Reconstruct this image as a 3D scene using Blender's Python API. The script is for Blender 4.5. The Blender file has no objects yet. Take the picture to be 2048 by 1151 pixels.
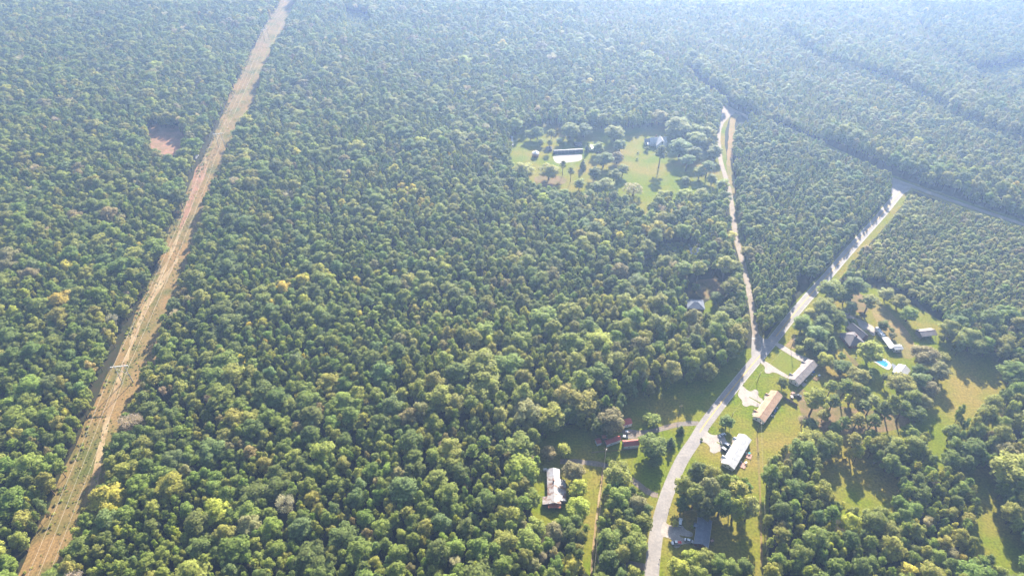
import bpy, bmesh, math, random
import numpy as np
from mathutils import Vector, kdtree

R = math.radians
rnd = random.Random(11)
rng = np.random.default_rng(11)
scene = bpy.context.scene
C = scene.collection

# ------------------------------------------------------------------ camera, world, sun, exposure
FPX, PITCH, CAMH = 1310.0, R(39.0), 320.0          # focal length in pixels of the 2048 wide photograph, tilt, height in metres
cam_data = bpy.data.cameras.new('camera')
cam_data.sensor_width = 36.0
cam_data.lens = FPX * 36.0 / 2048.0
cam_data.clip_start = 1.0
cam_data.clip_end = 12000.0
cam = bpy.data.objects.new('camera', cam_data)
C.objects.link(cam)
cam.location = (0, 0, CAMH)
cam.rotation_euler = (R(90) - PITCH, 0, 0)
scene.camera = cam

SUN_AZ, SUN_EL = R(15.0), R(27.0)                   # azimuth from +Y towards +X
world = bpy.data.worlds.new('World')
scene.world = world
world.use_nodes = True
wn = world.node_tree.nodes
wn.clear()
wout = wn.new('ShaderNodeOutputWorld')
wbg = wn.new('ShaderNodeBackground')
wsky = wn.new('ShaderNodeTexSky')
wsky.sky_type = 'NISHITA'
wsky.sun_disc = False
wsky.sun_elevation = SUN_EL
wsky.sun_rotation = SUN_AZ
wsky.air_density = 1.2
wsky.dust_density = 1.5
wbg.inputs['Strength'].default_value = 0.05
world.node_tree.links.new(wsky.outputs[0], wbg.inputs[0])
world.node_tree.links.new(wbg.outputs[0], wout.inputs[0])

sun_data = bpy.data.lights.new('sun', 'SUN')
sun_data.energy = 5.0
sun_data.angle = R(0.53)
sun_data.color = (1.0, 0.91, 0.76)
sun = bpy.data.objects.new('sun', sun_data)
C.objects.link(sun)
sdir = Vector((math.sin(SUN_AZ) * math.cos(SUN_EL), math.cos(SUN_AZ) * math.cos(SUN_EL), math.sin(SUN_EL)))
sun.rotation_euler = sdir.to_track_quat('Z', 'Y').to_euler()
sun.location = sdir * 1500

scene.view_settings.view_transform = 'Standard'
scene.view_settings.look = 'None'
scene.view_settings.gamma = 1.0
scene.view_settings.use_curve_mapping = False
scene.view_settings.exposure = 2.15
HAZE_DENSITY, HAZE_G = 0.00034, 0.56
HAZE_COLOR = (0.37, 0.56, 1.0)

scene.render.engine = 'CYCLES'
cy = scene.cycles
cy.use_denoising = True
try:
    cy.denoiser = 'OPENIMAGEDENOISE'
except Exception:
    pass
cy.max_bounces = 3
cy.diffuse_bounces = 1
cy.glossy_bounces = 2
cy.transmission_bounces = 3
cy.transparent_max_bounces = 4
cy.volume_bounces = 0
cy.sample_clamp_indirect = 4.0
cy.caustics_reflective = False
cy.caustics_refractive = False
cy.use_adaptive_sampling = False
cy.use_light_tree = False

# ------------------------------------------------------------------ plan: pixels of the photograph to metres on the ground
cp, sp = math.cos(PITCH), math.sin(PITCH)

def G(x, y, z=0.0):
    """ground point (metres) at height z seen at pixel x, y"""
    dx, dy = (x - 1024.0) / FPX, -(y - 575.5) / FPX
    t = (CAMH - z) / (sp - dy * cp)
    return Vector((dx * t, (cp + dy * sp) * t))

def PX(X, Y, Z):
    """arrays of world points to pixel coordinates"""
    d = Y * cp - (Z - CAMH) * sp
    u = Y * sp + (Z - CAMH) * cp
    return 1024.0 + FPX * X / d, 575.5 - FPX * u / d

def zoom(ox, oy, s):
    return lambda pts: [(ox + a / s, oy + b / s) for a, b in pts]

# ------------------------------------------------------------------ materials
def nodes_of(m):
    m.use_nodes = True
    nt = m.node_tree
    nt.nodes.clear()
    return nt, nt.nodes, nt.links

def N(nt, kind, **kw):
    n = nt.nodes.new(kind)
    for k, v in kw.items():
        setattr(n, k, v)
    return n

def mat(name, color, rough=0.8, spec=0.3, metal=0.0, var=0.0, scale=1.0, color2=None, scale2=None, color3=None, thr=(0.42, 0.62), bump=0.0, detail=5, distort=0.0):
    """principled surface with layered noise in object coordinates (metres)"""
    m = bpy.data.materials.new(name)
    nt, nn, ln = nodes_of(m)
    out = N(nt, 'ShaderNodeOutputMaterial')
    b = N(nt, 'ShaderNodeBsdfPrincipled')
    b.inputs['Roughness'].default_value = rough
    b.inputs['Specular IOR Level'].default_value = spec
    b.inputs['Metallic'].default_value = metal
    ln.new(b.outputs[0], out.inputs[0])
    col = None
    tc = N(nt, 'ShaderNodeTexCoord')
    rgb = N(nt, 'ShaderNodeRGB')
    rgb.outputs[0].default_value = (*color, 1)
    col = rgb.outputs[0]
    def layer(col, c2, sc, thr, seed):
        mp = N(nt, 'ShaderNodeMapping')
        mp.inputs['Location'].default_value = (seed * 13.1, seed * 7.7, 0)
        ln.new(tc.outputs['Object'], mp.inputs[0])
        nz = N(nt, 'ShaderNodeTexNoise')
        nz.inputs['Scale'].default_value = sc
        nz.inputs['Detail'].default_value = detail
        nz.inputs['Roughness'].default_value = 0.6
        nz.inputs['Distortion'].default_value = distort
        ln.new(mp.outputs[0], nz.inputs['Vector'])
        mr = N(nt, 'ShaderNodeMapRange')
        mr.inputs['From Min'].default_value = thr[0]
        mr.inputs['From Max'].default_value = thr[1]
        ln.new(nz.outputs['Fac'], mr.inputs['Value'])
        mx = N(nt, 'ShaderNodeMix', data_type='RGBA')
        ln.new(mr.outputs[0], mx.inputs['Factor'])
        ln.new(col, mx.inputs['A'])
        mx.inputs['B'].default_value = (*c2, 1)
        return mx.outputs['Result'], nz
    nz = None
    if color2:
        col, nz = layer(col, color2, scale, thr, 1)
    if color3:
        col, nz2 = layer(col, color3, scale2 or scale * 0.3, thr, 5)
    if var > 0:
        nv = N(nt, 'ShaderNodeTexNoise')
        nv.inputs['Scale'].default_value = max(scale * 6, 0.8)
        nv.inputs['Detail'].default_value = 6
        ln.new(tc.outputs['Object'], nv.inputs['Vector'])
        mr = N(nt, 'ShaderNodeMapRange')
        mr.inputs['From Min'].default_value = 0.3
        mr.inputs['From Max'].default_value = 0.7
        mr.inputs['To Min'].default_value = 1 - var
        mr.inputs['To Max'].default_value = 1 + var
        ln.new(nv.outputs['Fac'], mr.inputs['Value'])
        mm = N(nt, 'ShaderNodeVectorMath', operation='SCALE')
        ln.new(col, mm.inputs[0])
        ln.new(mr.outputs[0], mm.inputs['Scale'])
        col = mm.outputs[0]
        if bump > 0:
            bp = N(nt, 'ShaderNodeBump')
            bp.inputs['Strength'].default_value = bump
            bp.inputs['Distance'].default_value = 0.3
            ln.new(nv.outputs['Fac'], bp.inputs['Height'])
            ln.new(bp.outputs[0], b.inputs['Normal'])
    ln.new(col, b.inputs['Base Color'])
    return m

def leaf_mat(name, trans=0.38, source='INSTANCER'):
    """foliage: per tree tint, per leaf clump variation, light through the leaves"""
    m = bpy.data.materials.new(name)
    nt, nn, ln = nodes_of(m)
    out = N(nt, 'ShaderNodeOutputMaterial')
    at = N(nt, 'ShaderNodeAttribute', attribute_type=source, attribute_name='tint')
    geo = N(nt, 'ShaderNodeNewGeometry')
    mr = N(nt, 'ShaderNodeMapRange')
    mr.inputs['To Min'].default_value = 0.72
    mr.inputs['To Max'].default_value = 1.32
    ln.new(geo.outputs['Random Per Island'], mr.inputs['Value'])
    tc = N(nt, 'ShaderNodeTexCoord')
    nz = N(nt, 'ShaderNodeTexNoise')
    nz.inputs['Scale'].default_value = 0.45
    nz.inputs['Detail'].default_value = 3
    ln.new(tc.outputs['Object'], nz.inputs['Vector'])
    m2 = N(nt, 'ShaderNodeMapRange')
    m2.inputs['From Min'].default_value = 0.3
    m2.inputs['From Max'].default_value = 0.7
    m2.inputs['To Min'].default_value = 0.75
    m2.inputs['To Max'].default_value = 1.25
    ln.new(nz.outputs['Fac'], m2.inputs['Value'])
    mu = N(nt, 'ShaderNodeMath', operation='MULTIPLY')
    ln.new(mr.outputs[0], mu.inputs[0])
    ln.new(m2.outputs[0], mu.inputs[1])
    sc = N(nt, 'ShaderNodeVectorMath', operation='SCALE')
    ln.new(at.outputs['Vector' if source == 'INSTANCER' else 'Vector'], sc.inputs[0])
    ln.new(mu.outputs[0], sc.inputs['Scale'])
    hs = N(nt, 'ShaderNodeHueSaturation')
    m3 = N(nt, 'ShaderNodeMapRange')
    m3.inputs['To Min'].default_value = 0.486
    m3.inputs['To Max'].default_value = 0.514
    ln.new(nz.outputs['Fac'], m3.inputs['Value'])
    ln.new(m3.outputs[0], hs.inputs['Hue'])
    ln.new(sc.outputs[0], hs.inputs['Color'])
    d = N(nt, 'ShaderNodeBsdfPrincipled')
    d.inputs['Roughness'].default_value = 0.7
    d.inputs['Specular IOR Level'].default_value = 0.12
    ln.new(hs.outputs[0], d.inputs['Base Color'])
    t = N(nt, 'ShaderNodeBsdfTranslucent')
    tcol = N(nt, 'ShaderNodeVectorMath', operation='MULTIPLY')
    tcol.inputs[1].default_value = (1.45, 1.40, 0.75)
    ln.new(hs.outputs[0], tcol.inputs[0])
    ln.new(tcol.outputs[0], t.inputs['Color'])
    mx = N(nt, 'ShaderNodeAddShader')
    ln.new(d.outputs[0], mx.inputs[0])
    ln.new(t.outputs[0], mx.inputs[1])
    ln.new(mx.outputs[0], out.inputs[0])
    return m

M = {}
M['leaf'] = leaf_mat('foliage')
M['bark'] = mat('bark', (0.14, 0.10, 0.075), 0.9, 0.1, var=0.3, scale=1.0)
M['forest_floor'] = mat('forest_floor', (0.050, 0.042, 0.024), 0.95, 0.05, color2=(0.032, 0.040, 0.016), scale=0.25, var=0.3)
M['lawn'] = mat('lawn', (0.130, 0.168, 0.012), 0.95, 0.02, color2=(0.180, 0.182, 0.020), scale=0.05, color3=(0.235, 0.180, 0.045), scale2=0.02, thr=(0.44, 0.66), var=0.36, bump=0.25)
M['dry_lawn'] = mat('dry_lawn', (0.230, 0.180, 0.062), 0.95, 0.05, color2=(0.150, 0.150, 0.036), scale=0.04, color3=(0.300, 0.195, 0.100), scale2=0.025, thr=(0.46, 0.66), var=0.25, bump=0.15)
M['green_lawn'] = mat('green_lawn', (0.150, 0.180, 0.018), 0.95, 0.05, color2=(0.180, 0.180, 0.028), scale=0.06, var=0.18, bump=0.15)
M['corridor'] = mat('corridor_grass', (0.222, 0.158, 0.064), 0.95, 0.05, color2=(0.105, 0.110, 0.028), scale=0.05, color3=(0.250, 0.160, 0.068), scale2=0.03, thr=(0.43, 0.60), var=0.30, bump=0.4)
M['track'] = mat('dirt_track', (0.370, 0.275, 0.155), 0.95, 0.05, color2=(0.285, 0.190, 0.095), scale=0.08, var=0.2)
M['red_clay'] = mat('red_clay', (0.330, 0.180, 0.120), 0.95, 0.05, color2=(0.235, 0.150, 0.080), scale=0.12, var=0.28, thr=(0.4, 0.6))
M['asphalt'] = mat('asphalt', (0.310, 0.280, 0.262), 0.85, 0.2, color2=(0.255, 0.232, 0.220), scale=0.10, var=0.14)
M['gravel_road'] = mat('gravel_road', (0.320, 0.265, 0.215), 0.9, 0.15, color2=(0.260, 0.208, 0.160), scale=0.12, var=0.18)
M['gravel'] = mat('gravel_drive', (0.203, 0.175, 0.154), 0.9, 0.15, color2=(0.231, 0.175, 0.126), scale=0.15, var=0.22)
M['concrete'] = mat('concrete', (0.400, 0.345, 0.300), 0.85, 0.2, color2=(0.330, 0.285, 0.250), scale=0.25, var=0.2)
M['yellow_paint'] = mat('yellow_paint', (0.60, 0.36, 0.04), 0.7, 0.3, var=0.1)
M['old_yellow'] = mat('old_yellow', (0.434, 0.280, 0.056), 0.7, 0.3, var=0.1)
M['white_paint'] = mat('white_paint', (0.504, 0.490, 0.469), 0.7, 0.3, var=0.08)
M['pine_straw'] = mat('pine_straw', (0.215, 0.150, 0.080), 0.95, 0.05, color2=(0.150, 0.130, 0.045), scale=0.12, var=0.25)

# ------------------------------------------------------------------ object helpers
def link(o, parent=None):
    C.objects.link(o)
    if parent is not None:
        o.parent = parent
    return o

def tag(o, label=None, cat=None, group=None, kind=None):
    if label: o['label'] = label
    if cat: o['category'] = cat
    if group: o['group'] = group
    if kind: o['kind'] = kind
    return o

def mesh_obj(name, verts, faces, material, parent=None, smooth=False):
    me = bpy.data.meshes.new(name)
    me.from_pydata([tuple(v) for v in verts], [], faces)
    if material is not None:
        me.materials.append(material)
    if smooth:
        me.polygons.foreach_set('use_smooth', [True] * len(me.polygons))
    me.update()
    return link(bpy.data.objects.new(name, me), parent)

def thing(name, label, cat, loc, rz=0.0, group=None):
    o = bpy.data.objects.new(name, None)
    o.empty_display_size = 1.0
    o.location = (loc[0], loc[1], loc[2] if len(loc) > 2 else 0.0)
    o.rotation_euler = (0, 0, rz)
    C.objects.link(o)
    return tag(o, label, cat, group)

class MB:
    """collects simple solids into one mesh"""
    def __init__(s):
        s.v, s.f = [], []
    def add(s, vs, fs):
        n = len(s.v)
        s.v += [tuple(v) for v in vs]
        s.f += [tuple(i + n for i in f) for f in fs]
        return s
    def box(s, x0, x1, y0, y1, z0, z1):
        return s.add([(x0, y0, z0), (x1, y0, z0), (x1, y1, z0), (x0, y1, z0), (x0, y0, z1), (x1, y0, z1), (x1, y1, z1), (x0, y1, z1)],
                     [(3, 2, 1, 0), (4, 5, 6, 7), (0, 1, 5, 4), (1, 2, 6, 5), (2, 3, 7, 6), (3, 0, 4, 7)])
    def tube(s, pts, rad, seg=8, caps=True):
        pts = [Vector(p) for p in pts]
        rads = rad if isinstance(rad, (list, tuple)) else [rad] * len(pts)
        n0 = len(s.v)
        for i, p in enumerate(pts):
            t = (pts[min(i + 1, len(pts) - 1)] - pts[max(i - 1, 0)]).normalized()
            a = t.orthogonal().normalized() if abs(t.z) > 0.9 else Vector((0, 0, 1)).cross(t).normalized()
            b = t.cross(a)
            for k in range(seg):
                th = 2 * math.pi * k / seg
                s.v.append(tuple(p + (a * math.cos(th) + b * math.sin(th)) * rads[i]))
        for i in range(len(pts) - 1):
            for k in range(seg):
                a0 = n0 + i * seg + k
                a1 = n0 + i * seg + (k + 1) % seg
                s.f.append((a0, a1, a1 + seg, a0 + seg))
        if caps:
            s.f.append(tuple(n0 + k for k in reversed(range(seg))))
            s.f.append(tuple(n0 + (len(pts) - 1) * seg + k for k in range(seg)))
        return s
    def prism(s, prof, y0, y1):
        """profile in x,z extruded along y"""
        n = len(prof)
        vs = [(x, y0, z) for x, z in prof] + [(x, y1, z) for x, z in prof]
        fs = [tuple(range(n)), tuple(reversed(range(n, 2 * n)))]
        fs += [((i + 1) % n, i, i + n, (i + 1) % n + n) for i in range(n)]
        return s.add(vs, fs)
    def slab(s, quad, t):
        """thin slab below a quad"""
        q = [Vector(p) for p in quad]
        nrm = (q[1] - q[0]).cross(q[-1] - q[0]).normalized()
        if nrm.z < 0:
            q.reverse()
            nrm = -nrm
        n = len(q)
        lo = [p - nrm * t for p in q]
        fs = [tuple(range(n)), tuple(reversed(range(n, 2 * n)))] + [((i + 1) % n, i, i + n, (i + 1) % n + n) for i in range(n)]
        return s.add(q + lo, fs)
    def build(s, name, material, parent=None, smooth=False):
        return mesh_obj(name, s.v, s.f, material, parent, smooth)

def chaikin(pts, it=2, closed=True):
    pts = [Vector(p) for p in pts]
    for _ in range(it):
        q = []
        n = len(pts)
        rng_ = range(n) if closed else range(n - 1)
        if not closed:
            q.append(pts[0])
        for i in rng_:
            a, b = pts[i], pts[(i + 1) % n]
            q += [a * 0.75 + b * 0.25, a * 0.25 + b * 0.75]
        if not closed:
            q.append(pts[-1])
        pts = q
    return pts

def sheet(name, px, z, material, label=None, smooth=1, parent=None, kind='structure'):
    """flat piece of ground traced as a polygon"""
    pts = [G(x, y) for x, y in px]
    if smooth:
        pts = chaikin(pts, smooth)
    o = mesh_obj(name, [(p.x, p.y, z) for p in pts], [tuple(range(len(pts)))], material, parent)
    if o.data.polygons[0].normal.z < 0:
        o.data.flip_normals()
    if parent is None:
        tag(o, label, kind=kind)
    return o

def resample(pts, step):
    out = [pts[0]]
    for i in range(len(pts) - 1):
        a, b = pts[i], pts[i + 1]
        n = max(1, int((b - a).length / step))
        out += [a.lerp(b, k / n) for k in range(1, n + 1)]
    return out

def line_of(px, it=2):
    return resample(chaikin([G(x, y) for x, y in px], it, closed=False), 6.0)

def strip(name, line, w, z, material, label=None, off=0.0, parent=None, crown=0.0, wob=0.0):
    """ribbon along a ground line; off = sideways shift (right positive)"""
    vs, fs = [], []
    n = len(line)
    for i, p in enumerate(line):
        t = (line[min(i + 1, n - 1)] - line[max(i - 1, 0)]).normalized()
        nr = Vector((t.y, -t.x))
        w1 = w * (1 + wob * math.sin(i * 1.7) * 0.5 + wob * (rnd.random() - 0.5)) if wob else w
        for k, hz in ((-0.5, 0), (0, crown), (0.5, 0)):
            q = p + nr * (off + w1 * k)
            vs.append((q.x, q.y, z + hz))
    for i in range(n - 1):
        for k in range(2):
            a = i * 3 + k
            fs.append((a, a + 1, a + 4, a + 3))
    o = mesh_obj(name, vs, fs, material, parent)
    if parent is None:
        tag(o, label, kind='structure')
    return o

# ------------------------------------------------------------------ ground
def big_ground():
    s = 3800.0
    o = mesh_obj('ground', [(-s, -s + 600, 0), (s, -s + 600, 0), (s, s + 600, 0), (-s, s + 600, 0)], [(0, 1, 2, 3)], M['forest_floor'])
    tag(o, 'dark leaf-strewn forest floor under the trees', kind='structure')
big_ground()

CORR = Vector((-53.0, 334.0)).normalized()
CORR_N = Vector((CORR.y, -CORR.x))
def corr(t, s):
    """point t metres along and s metres to the right of the power line's middle line"""
    if t > 480:
        s += 14.0 * ((t - 480) / 400.0) ** 2
    return Vector((-253.0, 296.0)) + CORR * t + CORR_N * s

def corridor():
    cl = [corr(t, 1.5 + 1.5 * math.sin(t * 0.021)) for t in range(-300, 1300, 10)]
    strip('corridor_ground', cl, 34.0, 0.03, M['corridor'], 'brown brushy ground of the cleared power-line corridor', wob=0.08)
    px = [(188, 984), (197, 935), (204, 890), (216, 830), (228, 790), (246, 735), (262, 690), (285, 625), (318, 560), (345, 500), (368, 440), (388, 385), (402, 345), (414, 312)]
    strip('dirt_track', line_of(px), 2.6, 0.06, M['track'], 'pale dirt track running along the power-line corridor', wob=0.9)
    px = [(414, 312), (432, 280), (462, 235), (488, 190), (512, 145), (540, 95), (566, 45)]
    strip('grass_track', line_of(px), 2.4, 0.06, M['dry_lawn'], 'faint wheel track at the far end of the power-line corridor', wob=0.9)
    z4 = zoom(0, 750, 2.87)
    sheet('bare_patch', z4([(575, 370), (600, 365), (590, 430), (565, 530), (545, 640), (515, 700), (500, 690), (520, 610), (545, 500), (560, 420)]), 0.072, M['track'], 'bare orange sand patch low in the power-line corridor')
    z5 = zoom(0, 380, 2.877)
    sheet('bare_patch', z5([(1020, 380), (985, 440), (940, 490), (880, 590), (830, 680), (800, 745), (815, 750), (865, 660), (930, 560), (985, 470), (1030, 400)]), 0.072, M['track'], 'long bare sand streak halfway up the power-line corridor')
    sheet('bare_patch', z5([(1080, 40), (1120, 20), (1110, 90), (1070, 170), (1040, 230), (1030, 220), (1060, 120)]), 0.072, M['red_clay'], 'red clay streak where the power-line corridor meets the track crossing')
    sheet('bare_patch', [(392, 332), (412, 322), (414, 345), (398, 380), (380, 400), (384, 365)], 0.074, M['red_clay'], 'red clay patch in the corridor below the white shed')
    sheet('bare_clearing', [(292, 250), (330, 246), (372, 256), (360, 312), (330, 310), (298, 304)], 0.03, M['red_clay'], 'small red clay clearing in the woods west of the corridor')
corridor()

sheet('lawn', [(1012, 262), (1040, 248), (1120, 236), (1200, 244), (1300, 240), (1380, 246), (1440, 300), (1452, 372), (1440, 395), (1300, 440), (1260, 420), (1180, 400), (1060, 390), (1015, 330)], 0.03, M['lawn'], 'sunlit farm meadow around the white farmhouse')
sheet('lawn', [(1055, 1050), (1066, 930), (1078, 860), (1190, 840), (1235, 760), (1400, 720), (1500, 690), (1510, 712), (1445, 795), (1402, 850), (1352, 940), (1318, 1040), (1300, 1165), (1165, 1170), (1165, 1050)], 0.03, M['lawn'], 'shaded grass around the red-roofed barns west of the road')
sheet('lawn', [(1308, 1170), (1318, 1060), (1350, 960), (1395, 885), (1470, 790), (1545, 690), (1640, 590), (1700, 560), (1790, 590), (1880, 640), (1960, 690), (2035, 725), (2030, 815), (1900, 830), (1760, 860), (1640, 905), (1548, 905), (1536, 1000), (1538, 1190), (1490, 1190)], 0.03, M['lawn'], 'grass of the yards east of the main road')
sheet('lawn', [(1600, 890), (1750, 880), (1810, 930), (1830, 1040), (1740, 1080), (1690, 1040), (1620, 1010)], 0.036, M['lawn'], 'shaded hollow lawn enclosed by trees')
sheet('lawn', [(1700, 840), (1860, 800), (1960, 805), (2010, 830), (2000, 880), (2030, 950), (2040, 1010), (2090, 1150), (2120, 1230), (2030, 1200), (1920, 1120), (1915, 1060), (1930, 1020), (1910, 980), (1860, 950), (1820, 920), (1720, 890)], 0.033, M['lawn'], 'winding grass path along the east woods')
z3 = zoom(1450, 540, 4.795)
sheet('front_lawn', z3([(375, 855), (470, 735), (500, 735), (640, 820), (725, 870), (705, 905), (610, 1000), (590, 1000), (480, 930), (400, 885)]), 0.045, M['green_lawn'], 'bright green front lawn between the two drives of the grey-roofed duplex')
sheet('dry_yard', z3([(500, 680), (690, 430), (860, 300), (880, 340), (720, 470), (660, 620), (680, 740), (640, 760)]), 0.045, M['dry_lawn'], 'dry yellow verge beside the main road above the junction')
sheet('dry_yard', [(1872, 690), (1885, 680), (1905, 715), (1960, 730), (2012, 735), (2000, 790), (1950, 815), (1905, 800), (1888, 760)], 0.045, M['lawn'], 'open yellow-green field at the east edge')
sheet('dry_yard', [(1735, 600), (1752, 592), (1780, 625), (1812, 655), (1832, 690), (1830, 720), (1790, 712), (1768, 668), (1750, 640)], 0.045, M['dry_lawn'], 'dry grass behind the white camper')
sheet('pine_straw_floor', [(1590, 775), (1612, 778), (1640, 805), (1700, 815), (1790, 825), (1830, 840), (1790, 862), (1700, 868), (1640, 870), (1610, 845), (1598, 815)], 0.045, M['pine_straw'], 'pinkish pine-straw floor under the open pine grove')
sheet('pine_straw_floor', [(1700, 585), (1725, 585), (1742, 620), (1720, 628), (1700, 615)], 0.045, M['pine_straw'], 'bare sandy patch under the trees above the concrete drive')
sheet('bare_yard', [(1385, 560), (1440, 555), (1452, 592), (1438, 600), (1400, 596), (1388, 580)], 0.045, M['pine_straw'], 'bare brown yard above the blue-roofed house in the woods')
sheet('lawn', [(1412, 600), (1440, 598), (1436, 632), (1405, 640), (1405, 620)], 0.05, M['lawn'], 'small lawn beside the blue-roofed house in the woods')
sheet('gravel_pad', zoom(1080, 240, 7.314)([(190, 515), (610, 490), (620, 560), (590, 600), (420, 620), (260, 645), (200, 590)]), 0.05, M['concrete'], 'pale gravel pad in front of the long black tunnel shed')
sheet('bare_yard', [(1068, 350), (1120, 350), (1140, 362), (1100, 378), (1070, 372)], 0.045, M['pine_straw'], 'bare pink soil under the two light-green farm trees')

# ------------------------------------------------------------------ roads
MAIN = [(1300, 1230), (1302, 1180), (1304, 1140), (1307, 1107), (1312, 1070), (1319, 1038), (1331, 995), (1349, 950), (1366, 914), (1391, 879), (1404.5, 855), (1423, 830), (1450.7, 794), (1480, 758), (1504, 728.7), (1530, 700), (1547, 679), (1580, 636), (1624, 585), (1656, 551), (1701, 498), (1744.5, 450), (1767, 425), (1794, 391), (1812, 371)]
SIDE = [(1522, 704), (1512, 680), (1506, 623), (1498, 585), (1491, 545), (1480, 505), (1471, 470), (1466, 430), (1461, 392), (1451, 352), (1442, 327), (1439, 305), (1436, 268), (1444, 244), (1456, 214)]
CROSS = [(1560, 255), (1620, 282), (1660, 299), (1720, 328), (1775, 354), (1812, 368), (1850, 382), (1920, 407), (2048, 449), (2200, 500)]
NORTH = [(1620, 286), (1560, 262), (1505, 237), (1470, 223), (1440, 204), (1376, 150), (1320, 122), (1270, 104), (1180, 76)]
main_l, side_l, cross_l, north_l = line_of(MAIN), line_of(SIDE), line_of(CROSS), line_of(NORTH)
strip('road_verge', main_l, 14.0, 0.05, M['lawn'], 'dry grass verge along the main road', off=2.0, wob=0.1)
strip('road_verge', side_l, 9.0, 0.046, M['lawn'], 'mown grass strip beside the sandy side road', off=2.0, wob=0.1)
strip('road_verge', cross_l, 16.0, 0.042, M['lawn'], 'grass verge of the shaded cross road', wob=0.1)
strip('road_verge', line_of([(1474, 228), (1464, 240), (1464, 273), (1459, 322), (1463, 362), (1466, 395)]), 6.5, 0.055, M['dry_lawn'], 'narrow mown strip running beside the side road to the far junction', wob=0.2)
road = strip('road', main_l, 7.2, 0.085, M['asphalt'], 'pale grey two-lane main road curving past the houses', crown=0.05)
side_road = strip('road', side_l, 4.4, 0.075, M['gravel_road'], 'sandy side road running north from the junction', wob=0.06)
cross_road = strip('road', cross_l, 5.6, 0.08, M['asphalt'], 'shaded cross road at the north-east, past the T-junction', crown=0.04)
strip('road', north_l, 5.6, 0.07, M['gravel_road'], 'pale road at the far junction in the north', wob=0.05)
sheet('road_junction', [(1502, 712), (1503, 690), (1504, 662), (1515, 660), (1520, 672), (1530, 679), (1541, 674), (1552, 684), (1522, 720), (1508, 730)], 0.07, M['asphalt'], 'paved fork where the side road leaves the main road', smooth=2)
sheet('road_junction', [(1783, 356), (1800, 360), (1824, 374), (1814, 384), (1800, 392), (1786, 394), (1779, 372)], 0.072, M['asphalt'], 'paved T-junction at the top of the main road', smooth=1)
sheet('road_junction', [(1446, 206), (1470, 219), (1470, 228), (1458, 234), (1448, 246), (1440, 244)], 0.064, M['gravel_road'], 'bright sandy fork at the far junction', smooth=1)

def sub(line, a, b):
    n = len(line)
    return line[int(n * a):int(n * b)]
def nearest(line, px):
    g = G(*px)
    return min(range(len(line)), key=lambda i: (line[i] - g).length)
i0, i1, i2 = nearest(main_l, (1518, 712)), nearest(main_l, (1552, 672)), nearest(main_l, (1798, 386))
for a, b in ((nearest(main_l, (1400, 862)), i0), (i1, i2)):
    for s in (-0.17, 0.17):
        strip('centre_line', main_l[a:b + 1], 0.24, 0.142, M['yellow_paint'], off=s, parent=road)
for a, b, offs in ((nearest(main_l, (1440, 808)), nearest(main_l, (1500, 732)), (-3.25,)), (nearest(main_l, (1545, 681)), i2, (-3.25, 3.25)), (nearest(main_l, (1440, 808)), nearest(main_l, (1553, 672)), (3.25,))):
    for s in offs:
        strip('edge_line', main_l[a:b + 1], 0.2, 0.10, M['white_paint'], off=s, parent=road)
for s in (-0.17, 0.17):
    strip('centre_line', cross_l, 0.16, 0.13, M['yellow_paint'], off=s, parent=cross_road)
a, b = G(1503.5, 676.5), G(1513.5, 676.5)
n2 = (b - a).normalized()
strip('stop_line', [a, (a + b) / 2, b], 0.7, 0.095, M['white_paint'], parent=side_road)

# driveways
z6, z7, z8 = zoom(1380, 830, 8.856), zoom(1460, 730, 7.675), zoom(1380, 680, 4.11)
DRIVE_WHITE = z6([(300, 275), (345, 330), (420, 350), (500, 345), (540, 310), (620, 380), (640, 460), (740, 510), (690, 610), (560, 630), (500, 645), (430, 680), (345, 640), (360, 585), (330, 530), (270, 480), (170, 465), (230, 370)])
sheet('driveway', DRIVE_WHITE, 0.11, M['concrete'], 'pale concrete driveway in front of the white-roofed duplex')
sheet('grass_strip', z6([(462, 478), (480, 470), (690, 575), (680, 600)]), 0.125, M['green_lawn'], 'thin grass strip splitting the driveway of the white-roofed duplex', smooth=0)
DRIVE_TAN = z7([(185, 300), (230, 350), (290, 400), (340, 395), (388, 362), (440, 400), (425, 470), (520, 535), (480, 610), (420, 645), (325, 605), (245, 642), (180, 600), (195, 545), (115, 470), (130, 400)])
sheet('driveway', DRIVE_TAN, 0.11, M['concrete'], 'pale concrete driveway in front of the tan-roofed duplex')
sheet('grass_strip', z7([(288, 490), (300, 484), (475, 575), (468, 592)]), 0.125, M['green_lawn'], 'thin grass strip splitting the driveway of the tan-roofed duplex', smooth=0)
DRIVE_GREY_A = z8([(715, 8), (900, 125), (1000, 150), (960, 190), (905, 170), (860, 145), (690, 42)])
sheet('driveway', DRIVE_GREY_A, 0.11, M['concrete'], 'upper concrete drive leading to the grey-roofed duplex')
DRIVE_GREY_B = z8([(605, 160), (710, 232), (810, 290), (840, 330), (770, 300), (690, 258), (645, 278), (608, 262), (620, 215), (575, 185)])
sheet('driveway', DRIVE_GREY_B, 0.11, M['concrete'], 'lower concrete drive with turning spur at the grey-roofed duplex')
z9 = zoom(1250, 950, 5.727)
DRIVE_BLUE = z9([(440, 520), (500, 568), (570, 575), (600, 545), (650, 560), (690, 620), (780, 655), (775, 705), (700, 700), (610, 680), (650, 710), (770, 760), (760, 790), (660, 780), (600, 840), (550, 815), (545, 740), (490, 710), (410, 700), (415, 600)])
sheet('driveway', DRIVE_BLUE, 0.11, M['concrete'], 'concrete driveway in front of the blue-roofed house')
strip('driveway', line_of([(1398, 846), (1375, 846), (1350, 849), (1320, 858), (1293, 864), (1262, 866), (1240, 860)]), 3.6, 0.065, M['gravel'], 'curved sandy drive from the main road to the red-roofed barns', wob=0.15)
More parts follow.
